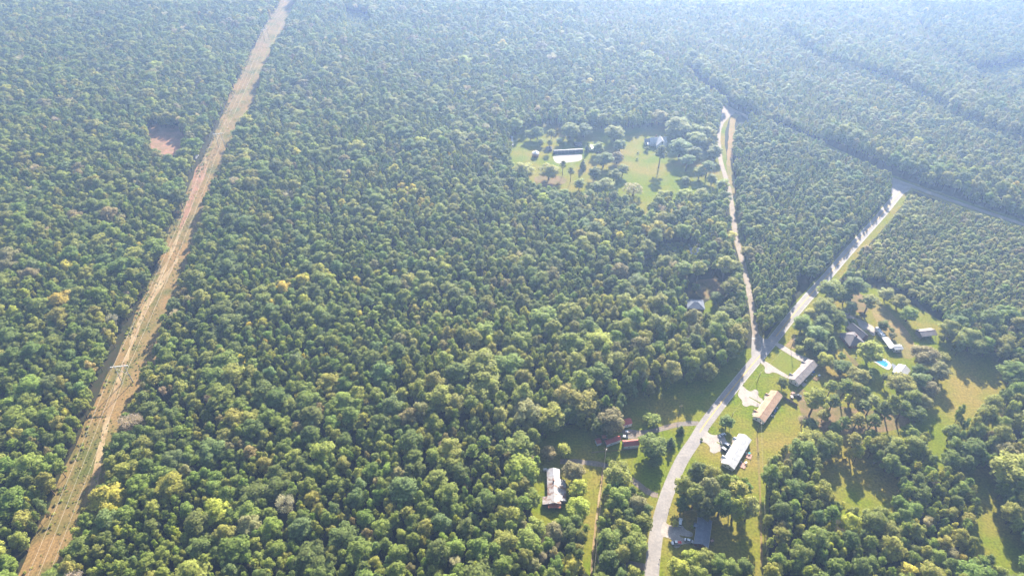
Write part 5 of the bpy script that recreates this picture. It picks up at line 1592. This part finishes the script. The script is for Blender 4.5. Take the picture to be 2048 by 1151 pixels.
# house in the woods with blue-grey hip roof, its shaded neighbour, farmhouse and farm sheds
zw = zoom(1360, 470, 6.767)
def small_hip(label, px, roof):
    c, L, W, rz = frame_of(px, 2.8)
    t = thing('cottage', label, 'house', (c.x, c.y, 0), rz)
    hip_roof(t, L, W, 2.8, 2.3, roof)
    for k in range(3):
        for s in (-1, 1):
            window(t, -L * 0.3 + k * L * 0.3, s * (W / 2 - 0.5), 1.6, 1.1, 1.2, 0, s)
small_hip('blue-grey hip-roofed cottage in the wood beside the side road', zw([(80, 985), (345, 1010), (310, 870), (100, 865)]), 'blue_grey_roof')
small_hip('dark-roofed cottage in the shaded gap behind the tall pines', [(1380, 514), (1412, 516), (1408, 496), (1382, 495)], 'blue_grey_roof')

zf = zoom(1280, 250, 14.39)
def farmhouse():
    c = G(1316, 294)
    t = thing('farmhouse', 'white gabled farmhouse on the sunny meadow', 'house', (c.x, c.y, 0), R(4))
    t.scale = (1.2, 1.2, 1.2)
    gable_roof(t, 15.0, 8.0, 3.6, 3.0, 'white_metal', x0=0.5, y0=5.5, vents=False)
    gable_wall(t, 15.0, 8.0, 3.6, 3.0, 'white_wall', x0=0.5, y0=5.5)
    gable_roof(t, 9.5, 9.0, 3.55, 4.4, 'white_metal', x0=2.2, y0=1.0, along='y', vents=False)
    gable_wall(t, 9.5, 9.0, 3.55, 4.4, 'white_wall', x0=2.2, y0=1.0, along='y')
    gable_roof(t, 7.5, 6.0, 2.9, 1.9, 'blue_grey_roof', x0=-7.2, y0=7.2, vents=False)
    gable_wall(t, 7.5, 6.0, 2.9, 1.9, 'white_wall', x0=-7.2, y0=7.2)
    MB().slab([(-9.5, 0.2, 2.5), (-2.6, 0.2, 2.5), (-2.6, 3.2, 3.2), (-9.5, 3.2, 3.2)], 0.1).build('porch_roof', M['white_metal'], t)
    for k in range(4):
        MB().tube([(-9.2 + k * 2.1, 0.4, 0), (-9.2 + k * 2.1, 0.4, 2.45)], 0.08, 6).build('porch_post', M['trim'], t)
    yf = 1.0 - 9.5 / 2 + 0.45
    window(t, 2.2, yf, 5.4, 1.3, 1.3, 0, -1)
    for x in (0.2, 4.2):
        window(t, x, yf, 1.8, 1.2, 1.5, 0, -1)
    door(t, 2.2, yf, 0, -1)
    for k in range(3):
        window(t, -8.8 + k * 2.6, 7.2 - 3 + 0.45, 1.7, 1.0, 1.3, 0, -1)
    MB().box(-1.6, -0.7, 6.0, 6.9, 5.5, 8.2).build('chimney', M['brick_wall'], t)
farmhouse()

zF = zoom(1080, 240, 7.314)
def tunnel():
    px = zF([(185, 500), (625, 478), (620, 415), (210, 438)])
    c, L, W, rz = frame_of(px, 1.2)
    W = 6.4
    t = thing('tunnel_shed', 'long black half-round tunnel shed on the farm', 'shed', (c.x, c.y, 0), rz)
    n = 12
    prof = [(W / 2 * math.cos(math.pi * k / n), 3.3 * math.sin(math.pi * k / n)) for k in range(n + 1)]
    for j in range(8):
        x0, x1 = -L / 2 + j * L / 8, -L / 2 + (j + 1) * L / 8 - 0.05
        vs = [(x0, y, z) for y, z in prof] + [(x1, y, z) for y, z in prof]
        MB().add(vs, [(k, k + 1, k + n + 2, k + n + 1) for k in range(n)]).build('cover_panel', M['black_cover'], t)
        MB().tube([(x1 + 0.02, y * 1.01, z * 1.01) for y, z in prof], 0.05, 5).build('hoop', M['galv'], t)
    for s in (-1, 1):
        x = s * (L / 2 - 0.1)
        MB().add([(x, y, z) for y, z in prof], [tuple(range(n + 1))]).build('end_wall', M['black_cover'], t)
tunnel()
def small_shed(name, label, px, eave, rise, roof, wall):
    c, L, W, rz = frame_of(px, eave)
    t = thing(name, label, 'shed', (c.x, c.y, 0), rz)
    gable_roof(t, L, W, eave, rise, roof, vents=False)
    gable_wall(t, L, W, eave, rise, wall, inset=0.2)
    door(t, 0, -W / 2 + 0.2, 0, -1)
    window(t, L * 0.3, -W / 2 + 0.2, eave * 0.6, 0.7, 0.7, 0, -1)
small_shed('shed', 'black shed behind the long tunnel shed', zF([(500, 365), (618, 357), (612, 318), (505, 325)]), 2.6, 0.8, 'black_cover', 'black_cover')
small_shed('shed', 'white-roofed shed beside the pink-roofed one on the farm', zF([(738, 425), (825, 422), (830, 355), (745, 360)]), 2.6, 0.5, 'white_metal', 'white_wall')
small_shed('shed', 'pinkish tan-roofed shed on the farm', zF([(822, 440), (915, 440), (905, 378), (832, 375)]), 2.5, 1.2, 'tan_roof', 'cream_wall')
small_shed('shed', 'dark little shed left of the tunnel shed', zF([(90, 425), (180, 425), (178, 385), (95, 385)]), 2.2, 0.6, 'dark_roof', 'grey_wall')
small_shed('shed', 'tiny white shed beside the power-line corridor', [(385, 314), (394, 314), (393, 307), (386, 307)], 2.4, 0.6, 'white_metal', 'white_wall')
small_shed('storage_trailer', 'narrow white trailer at the west edge of the farm meadow', [(1022, 290), (1027, 290), (1026, 272), (1022, 272)], 2.4, 0.2, 'white_metal', 'white_wall')
small_shed('shed', 'pale little shed glimpsed among trees at the far road', [(1270, 117), (1284, 117), (1283, 108), (1271, 108)], 2.6, 0.6, 'white_metal', 'white_wall')
def silo():
    c = G(1071, 312)
    t = thing('storage_tank', 'round tank with white conical lid on the farm', 'tank', (c.x, c.y, 0))
    MB().tube([(0, 0, 0), (0, 0, 4.0)], 3.4, 20).build('body', M['pink'], t, True)
    n = 20
    MB().add([(3.6 * math.cos(2 * math.pi * k / n), 3.6 * math.sin(2 * math.pi * k / n), 4.0) for k in range(n)] + [(0, 0, 5.6)], [(k, (k + 1) % n, n) for k in range(n)]).build('lid', M['white_metal'], t)
    MB().tube([(0, 0, 5.5), (0, 0, 6.1)], 0.4, 8).build('cap', M['galv'], t)
silo()

# ------------------------------------------------------------------ vehicles
def wheel_set(t, xs, y, r=0.34, w=0.24):
    for x in xs:
        for s in (-1, 1):
            wh = MB().tube([(x, s * y - w / 2, r), (x, s * y + w / 2, r)], r, 12).build('wheel', M['rubber'], t, False)
            MB().tube([(x, s * (y + w / 2) - 0.02, r), (x, s * (y + w / 2) + 0.02, r)], r * 0.6, 10).build('rim', M['chrome'], wh)

def car(label, px, rz, paint, kindc='sedan', name='parked_car', cat='car', z=0.13, bed=None, group='cars parked at the houses'):
    c = G(*px)
    t = thing(name, label, cat, (c.x, c.y, z), rz, group)
    if kindc == 'sedan':
        L, W, hb, hr, cab = 4.7, 1.82, 0.92, 1.45, (-1.55, -0.95, 0.65, 1.35)
    elif kindc == 'suv':
        L, W, hb, hr, cab = 4.8, 1.92, 1.05, 1.75, (-2.15, -1.8, 0.55, 1.2)
    elif kindc == 'van':
        L, W, hb, hr, cab = 5.1, 1.98, 1.1, 1.85, (-2.4, -2.2, 1.0, 1.75)
    else:
        L, W, hb, hr, cab = 5.5, 1.95, 1.05, 1.80, (-0.45, -0.3, 1.0, 1.6)
    h = L / 2
    prof = [(-h, 0.35), (-h + 0.06, 0.30), (h - 0.06, 0.30), (h, 0.40), (h, hb * 0.72), (h - 0.12, hb * 0.84), (cab[3], hb), (cab[0], hb), (-h + 0.08, hb * 0.97), (-h, hb * 0.85)]
    bm = bmesh.new()
    mb = MB().prism(prof, -W / 2, W / 2)
    me = bpy.data.meshes.new('body')
    me.from_pydata(mb.v, [], mb.f)
    bm.from_mesh(me)
    bmesh.ops.bevel(bm, geom=[e for e in bm.edges if abs(e.verts[0].co.y) > W / 2 - 0.01 and abs(e.verts[1].co.y - e.verts[0].co.y) < 0.01], offset=0.10, segments=2, affect='EDGES')
    bm.to_mesh(me)
    bm.free()
    me.materials.append(M[paint])
    link(bpy.data.objects.new('body', me), t)
    wi = W / 2 - 0.05
    wr = W / 2 - 0.24
    vs = [(cab[0], -wi, hb - 0.02), (cab[3], -wi, hb - 0.02), (cab[3], wi, hb - 0.02), (cab[0], wi, hb - 0.02), (cab[1], -wr, hr), (cab[2], -wr, hr), (cab[2], wr, hr), (cab[1], wr, hr)]
    MB().add(vs, [(0, 1, 5, 4), (1, 2, 6, 5), (2, 3, 7, 6), (3, 0, 4, 7), (4, 5, 6, 7)]).build('windows', M['glass'], t)
    MB().box(cab[1] - 0.02, cab[2] + 0.02, -wr - 0.03, wr + 0.03, hr - 0.01, hr + 0.05).build('roof', M[bed or paint] if kindc != 'pickup' else M[paint], t)
    if kindc == 'pickup':
        MB().box(-h + 0.15, cab[0] - 0.1, -W / 2 + 0.18, W / 2 - 0.18, hb - 0.02, hb + 0.012).build('cargo_bed', M[bed or 'rubber'], t)
    wheel_set(t, (-h + 0.95, h - 0.95), W / 2 - 0.1)
    for s in (-1, 1):
        MB().box(h - 0.05, h + 0.02, s * W * 0.34 - 0.18, s * W * 0.34 + 0.18, 0.58, 0.74).build('headlight', M['light_lens'], t)
        MB().box(-h - 0.02, -h + 0.05, s * W * 0.38 - 0.12, s * W * 0.38 + 0.12, 0.62, 0.82).build('tail_light', M['red_lens'], t)
        MB().box(cab[2] + 0.15, cab[2] + 0.35, s * (W / 2 + 0.1) - 0.1, s * (W / 2 + 0.1) + 0.1, hb - 0.02, hb + 0.14).build('mirror', M[paint], t)
    return t
def ang(a, b):
    d = G(*b) - G(*a)
    return math.atan2(d.y, d.x)
q = z6([(505, 375), (630, 315), (612, 520), (715, 575), (570, 600), (655, 660)])
car('white sedan on the driveway edge before the white-roofed duplex', z6([(570, 360)])[0], ang(q[0], q[1]), 'car_white')
car('dark pickup with white cab nearest the white duplex porch', z6([(662, 548)])[0], ang(q[2], q[3]), 'car_grey', 'suv', bed='car_white')
car('black car beside the grass strip at the white duplex', z6([(612, 628)])[0], ang(q[4], q[5]), 'car_black', 'suv', bed='car_white')
q = zb([(370, 400), (400, 220), (500, 760), (700, 820), (210, 840), (370, 830)])
car('white van at the top of the blue-roofed house driveway', zb([(382, 318)])[0], ang(q[0], q[1]), 'car_white', 'van')
car('white car close to the blue-roofed house wall', zb([(605, 790)])[0], ang(q[2], q[3]), 'car_white', 'sedan')
car('white pickup carrying a red load on the sunny driveway', zb([(290, 845)])[0], ang(q[5], q[4]), 'car_white', 'pickup', bed='car_red')
car('black car with bright roof beside the red barn', zr([(905, 625)])[0], R(-10), 'car_black', 'sedan', bed='car_white')
car('dark pickup parked on the bare ground behind the tan duplex', zoom(1540, 760, 11.51)([(620, 370)])[0], R(-15), 'car_grey', 'pickup', z=0.03)

def camper():
    px = zp([(70, 130), (235, 350), (335, 305), (150, 95)])
    c, L, W, rz = frame_of(px, 2.6)
    L, W = min(L, 9.5), 2.6
    t = thing('camper_trailer', 'white camper trailer parked at the end of the concrete drive', 'camper', (c.x, c.y, 0.05), rz)
    bm = bmesh.new()
    mb = MB().box(-L / 2, L / 2, -W / 2, W / 2, 0.55, 3.1)
    me = bpy.data.meshes.new('body')
    me.from_pydata(mb.v, [], mb.f)
    bm.from_mesh(me)
    bmesh.ops.bevel(bm, geom=list(bm.edges), offset=0.18, segments=2, affect='EDGES')
    bm.to_mesh(me)
    bm.free()
    me.materials.append(M['car_white'])
    link(bpy.data.objects.new('body', me), t)
    for x, w in ((-L * 0.28, 0.7), (L * 0.1, 0.9), (L * 0.33, 0.55)):
        MB().box(x - w / 2, x + w / 2, -0.35, 0.35, 3.09, 3.32).build('roof_unit', M['car_black'] if w < 0.9 else M['trim'], t)
    for s in (-1, 1):
        for k in range(3):
            window(t, -L * 0.3 + k * L * 0.28, s * W / 2, 2.0, 1.2, 0.8, 0, s)
        MB().box(-L / 2 + 0.3, L / 2 - 0.3, s * (W / 2 + 0.004) - 0.012, s * (W / 2 + 0.004) + 0.012, 1.0, 1.2).build('stripe', M['blue_grey_roof'], t)
    wheel_set(t, (-0.45, 0.45), W / 2 - 0.15, 0.36)
    MB().tube([(L / 2 - 0.3, 0.6, 0.6), (L / 2 + 1.3, 0, 0.55)], 0.05, 6).tube([(L / 2 - 0.3, -0.6, 0.6), (L / 2 + 1.3, 0, 0.55)], 0.05, 6).build('tow_bar', M['galv'], t)
camper()
def trailer(label, px, rz, load):
    c = G(*px)
    t = thing('utility_trailer', label, 'trailer', (c.x, c.y, 0.04), rz)
    MB().box(-1.6, 1.6, -0.9, 0.9, 0.55, 0.63).build('bed', M['wood'], t)
    for y in (-0.9, 0.9):
        MB().tube([(-1.6, y, 0.95), (1.6, y, 0.95)], 0.03, 6).tube([(-1.6, y, 0.63), (-1.6, y, 0.95)], 0.03, 6).tube([(1.6, y, 0.63), (1.6, y, 0.95)], 0.03, 6).build('rail', M['galv'], t)
    wheel_set(t, (0,), 1.0, 0.32, 0.2)
    MB().tube([(1.6, 0, 0.55), (2.9, 0, 0.5)], 0.05, 6).build('tongue', M['galv'], t)
    MB().box(-1.2, 0.6, -0.6, 0.6, 0.63, 1.1).build('load', M[load], t)
ze = zoom(1540, 760, 11.51)
trailer('loaded utility trailer beside the dark pickup behind the tan duplex', ze([(520, 310)])[0], R(35), 'pink')
trailer('small tarpaulined trailer on the bare ground behind the tan duplex', ze([(495, 390)])[0], R(80), 'trim')
trailer('white-loaded trailer on the gravel yard above the red barn', zr([(970, 505)])[0], R(12), 'car_white')

# ------------------------------------------------------------------ yard things
def patio(label, px, rz, mt):
    c = G(*px)
    t = thing('patio_deck', label, 'deck', (c.x, c.y, 0), rz)
    for k in range(8):
        MB().box(-1.9, 1.9, -1.6 + k * 0.4, -1.6 + k * 0.4 + 0.37, 0.25, 0.3).build('plank', M[mt], t)
    for x in (-1.7, 1.7):
        for y in (-1.4, 1.4):
            MB().box(x - 0.06, x + 0.06, y - 0.06, y + 0.06, 0, 1.2).build('post', M['wood'], t)
    MB().box(-1.75, 1.75, -1.44, -1.38, 1.1, 1.18).build('handrail', M['wood'], t)
def garden_table(label, px, top, rz=0.4, z=0.3):
    c = G(*px)
    t = thing('garden_table', label, 'table', (c.x, c.y, z), rz)
    MB().box(-0.8, 0.8, -0.55, 0.55, 0.70, 0.76).build('table_top', M[top], t)
    for x in (-0.68, 0.68):
        for y in (-0.42, 0.42):
            MB().box(x - 0.04, x + 0.04, y - 0.04, y + 0.04, 0, 0.7).build('leg', M['galv'], t)
def garden_chair(label, px, rz, m, z=0.03, group='garden chairs'):
    c = G(*px)
    t = thing('garden_chair', label, 'chair', (c.x, c.y, z), rz, group)
    MB().box(-0.3, 0.3, -0.3, 0.3, 0.40, 0.45).build('seat', M[m], t)
    MB().slab([(-0.3, -0.3, 0.45), (0.3, -0.3, 0.45), (0.3, -0.42, 1.0), (-0.3, -0.42, 1.0)], 0.04).build('backrest', M[m], t)
    for x in (-0.27, 0.27):
        for y in (-0.27, 0.27):
            MB().box(x - 0.025, x + 0.025, y - 0.025, y + 0.025, 0, 0.4).build('leg', M['galv'], t)
p = z6([(1040, 725), (935, 890), (1045, 685), (985, 850)])
patio('upper pink wooden deck behind the white-roofed duplex', p[0], R(58), 'pink')
patio('lower pink wooden deck behind the white-roofed duplex', p[1], R(58), 'pink')
garden_table('teal-covered table on the upper deck of the white duplex', p[2], 'teal')
garden_table('white table on the lower deck of the white duplex', p[3], 'trim')
for k, (x, y) in enumerate(ze([(135, 670), (100, 760), (85, 840), (60, 790)])):
    garden_chair(['blue garden chair nearest the fence behind the tan duplex', 'pale garden chair in the middle behind the tan duplex', 'pale garden chair lowest behind the tan duplex', 'blue garden chair closest to the tan duplex wall'][k], (x, y), R(40 + 70 * k), ['blue_tarp', 'trim', 'trim', 'blue_tarp'][k])
garden_table('blue-covered table in the shade behind the tan duplex', ze([(115, 715)])[0], 'blue_tarp', z=0.03)
p = zg([(690, 930), (745, 880), (640, 815), (460, 1030)])
patio('bare wooden deck behind the grey-roofed duplex', p[0], R(40), 'pine_straw')
garden_table('white table on the deck behind the grey-roofed duplex', p[1], 'car_white')
garden_table('blue table against the grey-roofed duplex back wall', p[2], 'blue_tarp', z=0.03)
sheet('patio_slab', zg([(400, 1040), (455, 985), (515, 1030), (455, 1090)]), 0.06, M['concrete'], 'grey patio slab behind the grey-roofed duplex', smooth=0)
sheet('patio_slab', zb([(1140, 690), (1270, 700), (1260, 900), (1130, 880)]), 0.06, M['pine_straw'], 'brown patio slab behind the blue-roofed house', smooth=0)
garden_table('dark table on the patio behind the blue-roofed house', zb([(1200, 790)])[0], 'pink', z=0.07)
def lounger(label, px, rz):
    c = G(*px)
    t = thing('sun_lounger', label, 'lounger', (c.x, c.y, 0.2), rz, 'pool loungers')
    MB().box(-0.9, 0.4, -0.32, 0.32, 0.30, 0.36).build('seat', M['trim'], t)
    MB().slab([(0.4, -0.32, 0.36), (0.4, 0.32, 0.36), (1.0, 0.32, 0.75), (1.0, -0.32, 0.75)], 0.05).build('backrest', M['trim'], t)
    for x in (-0.8, 0.4):
        for y in (-0.27, 0.27):
            MB().box(x - 0.03, x + 0.03, y - 0.03, y + 0.03, 0, 0.3).build('leg', M['galv'], t)
for k, (x, y) in enumerate(zp([(205, 710), (300, 770), (120, 660)])):
    lounger(['white lounger in the middle of the pool deck edge', 'white lounger at the awning end of the pool deck', 'white lounger at the tree end of the pool deck'][k], (x, y), R(60))
def garden_bench(label, px, rz):
    c = G(*px)
    t = thing('garden_bench', label, 'bench', (c.x, c.y, 0.07), rz)
    MB().box(-0.8, 0.8, -0.25, 0.25, 0.42, 0.47).build('seat', M['trim'], t)
    MB().box(-0.8, 0.8, 0.25, 0.3, 0.5, 0.95).build('backrest', M['trim'], t)
    for x in (-0.7, 0.7):
        MB().box(x - 0.05, x + 0.05, -0.22, 0.28, 0, 0.42).build('leg', M['trim'], t)
garden_bench('white bench on the brown garden path', zoom(1660, 580, 5.753)([(295, 785)])[0], R(20))
def ac_box(label, px):
    c = G(*px)
    t = thing('storage_box', label, 'box', (c.x, c.y, 0), 0.2)
    MB().box(-0.9, 0.9, -0.7, 0.7, 0, 1.3).build('body', M['white_wall'], t)
    MB().box(-0.96, 0.96, -0.76, 0.76, 1.3, 1.4).build('lid', M['white_metal'], t)
ac_box('small white box left of the tin-roofed house', zt([(288, 195)])[0])

def mailbox(label, px, rz):
    c = G(*px)
    t = thing('mailbox', label, 'mailbox', (c.x, c.y, 0.03), rz, 'mailboxes along the main road')
    MB().box(-0.06, 0.06, -0.06, 0.06, 0, 1.1).build('post', M['wood'], t)
    prof = [(-0.14, 1.1), (0.14, 1.1), (0.14, 1.24), (0.08, 1.34), (-0.08, 1.34), (-0.14, 1.24)]
    MB().prism(prof, -0.3, 0.3).build('box', M['car_black'], t)
    MB().box(0.15, 0.17, 0.0, 0.05, 1.2, 1.45).build('flag', M['car_red'], t)
for lab, px in (('mailbox beside the road above the blue-roofed house drive', (1338, 1019)), ('mailbox beside the road at the bottom edge', (1318.5, 1120)), ('mailbox at the white-duplex driveway mouth', (1418, 858)), ('mailbox at the tan-duplex driveway mouth', (1487, 768)), ('mailbox by the lower drive of the grey duplex', (1519.5, 727))):
    mailbox(lab, px, R(50))

def panel_fence(name, label, px, h, m, step=2.4, rails=False):
    line = resample([G(x, y) for x, y in px], step)
    c = line[0]
    t = thing(name, label, 'fence', (c.x, c.y, 0))
    for i, p in enumerate(line):
        MB().box(p.x - c.x - 0.07, p.x - c.x + 0.07, p.y - c.y - 0.07, p.y - c.y + 0.07, 0, h + 0.12).build('post', M['wood'], t)
        if i + 1 < len(line):
            a, b = p - c, line[i + 1] - c
            d = (b - a).normalized()
            n = Vector((-d.y, d.x)) * 0.03
            a, b = a + d * 0.075, b - d * 0.075
            for z0, z1 in (((0.35, 0.5), (0.75, 0.9), (1.1, 1.25)) if rails else ((0.06, h),)):
                vs = [(a + n, z0), (b + n, z0), (b - n, z0), (a - n, z0), (a + n, z1), (b + n, z1), (b - n, z1), (a - n, z1)]
                MB().add([(v.x, v.y, z) for v, z in vs], [(3, 2, 1, 0), (4, 5, 6, 7), (0, 1, 5, 4), (1, 2, 6, 5), (2, 3, 7, 6), (3, 0, 4, 7)]).build('rail' if rails else 'fence_panel', M[m], t)
panel_fence('privacy_fence', 'wooden privacy fence running out from the tan duplex corner', ze([(315, 425), (390, 455), (500, 520), (625, 595)]), 1.9, 'wood')
panel_fence('rail_fence', 'wooden rail fence below the red barns', zr([(150, 985), (420, 955), (800, 930), (1200, 895)]), 1.2, 'wood', 3.0, True)
panel_fence('rail_fence', 'rail fence along the narrow meadow footpath', [(1207, 930), (1204, 970), (1197, 1030), (1192, 1080), (1188, 1130)], 1.2, 'wood', 3.2, True)

# ------------------------------------------------------------------ poles, towers and wires
def utility_pole(label, px, h=10.5, rz=0.0, trans=False):
    c = G(*px)
    t = thing('utility_pole', label, 'utility pole', (c.x, c.y, 0), rz, 'wooden utility poles')
    MB().tube([(0, 0, -0.2), (0, 0, h)], [0.19, 0.12], 9).build('pole', M['bark'], t)
    MB().box(-1.2, 1.2, -0.07, 0.07, h - 0.9, h - 0.74).build('crossarm', M['wood'], t)
    for x in (-1.1, 0.0, 1.1):
        MB().tube([(x, 0, h - 0.74 if x else h), (x, 0, h - 0.5 if x else h + 0.25)], 0.06, 7).build('insulator', M['galv'], t)
    if trans:
        MB().tube([(0.36, 0, h - 2.4), (0.36, 0, h - 1.5)], 0.25, 10).build('transformer', M['galv'], t)
    return c
pole_px = [('utility pole on the lawn of the grey-roofed duplex', (1581.5, 697), True), ('utility pole between the grey and tan duplex driveways', (1513.5, 767), False), ('utility pole in the tree between tan and white duplex', (1459, 848), False), ('utility pole at the white duplex end of the back lawn', (1514.5, 864), True), ('utility pole in the shaded lawn west of the road', (1357, 832), False), ('utility pole beside the meadow footpath below the barns', (1209, 917), True)]
pole_c = [utility_pole(l, p, rz=R(40) if i < 3 else R(5), trans=tr) for i, (l, p, tr) in enumerate(pole_px)]
def wire_thing(name, label, pts, rad, group=None):
    c = Vector(pts[0])
    o = MB().tube([tuple(Vector(p) - c) for p in pts], rad, 5).build(name, M['wire'])
    o.location = c
    return tag(o, label, 'wire', group)
def sag(a, b, s, n=14):
    return [tuple(Vector(a).lerp(Vector(b), k / n) - Vector((0, 0, s * 4 * (k / n) * (1 - k / n)))) for k in range(n + 1)]
far_pole = G(1530, 1240)
wire_thing('service_wire', 'overhead wire above the grass strip behind the duplexes', sag((pole_c[3].x, pole_c[3].y, 10.4), (far_pole.x, far_pole.y, 10.4), 1.6), 0.035)
wire_thing('service_wire', 'overhead wire from the grey duplex pole down the road', sag((pole_c[0].x, pole_c[0].y, 10.4), (pole_c[1].x, pole_c[1].y, 10.4), 0.5) + sag((pole_c[1].x, pole_c[1].y, 10.4), (pole_c[2].x, pole_c[2].y, 10.4), 0.5)[1:], 0.03)
wire_thing('service_wire', 'overhead wire above the meadow footpath', sag((pole_c[5].x, pole_c[5].y, 10.4), (G(1178, 1240).x, G(1178, 1240).y, 10.4), 1.6), 0.035)

TT = [-340, 0, 339, 678, 1017]
tower_words = [None, 'nearest steel H-frame tower low in the power-line corridor', 'second H-frame power-line tower beside the track crossing', 'third H-frame power-line tower high in the hazy corridor', None]
rzc = math.atan2(CORR_N.y, CORR_N.x)
for tt, wd in zip(TT, tower_words):
    if wd is None:
        continue
    c = corr(tt, 0)
    t = thing('transmission_tower', wd, 'power tower', (c.x, c.y, 0), rzc, 'power-line towers')
    for s in (-1, 1):
        MB().tube([(s * 3.3, 0, -0.3), (s * 2.9, 0, 16.4)], [0.32, 0.2], 9).build('leg', M['galv'], t)
    MB().box(-5.4, 5.4, -0.22, 0.22, 15.2, 15.65).build('crossarm', M['trim'], t)
    for s in (-1, 1):
        MB().tube([(s * 3.1, 0, 7.0), (-s * 2.95, 0, 14.6)], 0.11, 7).build('brace', M['galv'], t)
    for x in (-5.0, 0.0, 5.0):
        MB().tube([(x, 0, 15.2), (x, 0, 13.8)], [0.12, 0.12], 8).build('insulator', M['blue_grey_roof'], t)
for k, (s, z, wd) in enumerate(((-5.0, 13.8, 'western conductor wire of the power line'), (0.0, 13.8, 'middle conductor wire of the power line'), (5.0, 13.8, 'eastern conductor wire of the power line'))):
    pts = []
    for i in range(len(TT) - 1):
        a, b = corr(TT[i], s), corr(TT[i + 1], s)
        seg = sag((a.x, a.y, z), (b.x, b.y, z), 4.5, 20)
        pts += seg if not pts else seg[1:]
    wire_thing('conductor_wire', wd, pts, 0.06, 'power-line conductors')

# ------------------------------------------------------------------ haze
def haze():
    s = 3900.0
    o = MB().box(-s, s, -s + 600, s + 600, -1.2, CAMH + 12).build('haze', None)
    m = bpy.data.materials.new('haze')
    nt, nn, ln = nodes_of(m)
    out = N(nt, 'ShaderNodeOutputMaterial')
    v = N(nt, 'ShaderNodeVolumePrincipled')
    v.inputs['Color'].default_value = (*HAZE_COLOR, 1)
    v.inputs['Density'].default_value = HAZE_DENSITY
    v.inputs['Anisotropy'].default_value = HAZE_G
    ln.new(v.outputs[0], out.inputs['Volume'])
    o.data.materials.append(m)
    tag(o, 'pale blue morning haze over the whole valley', kind='stuff')
haze()
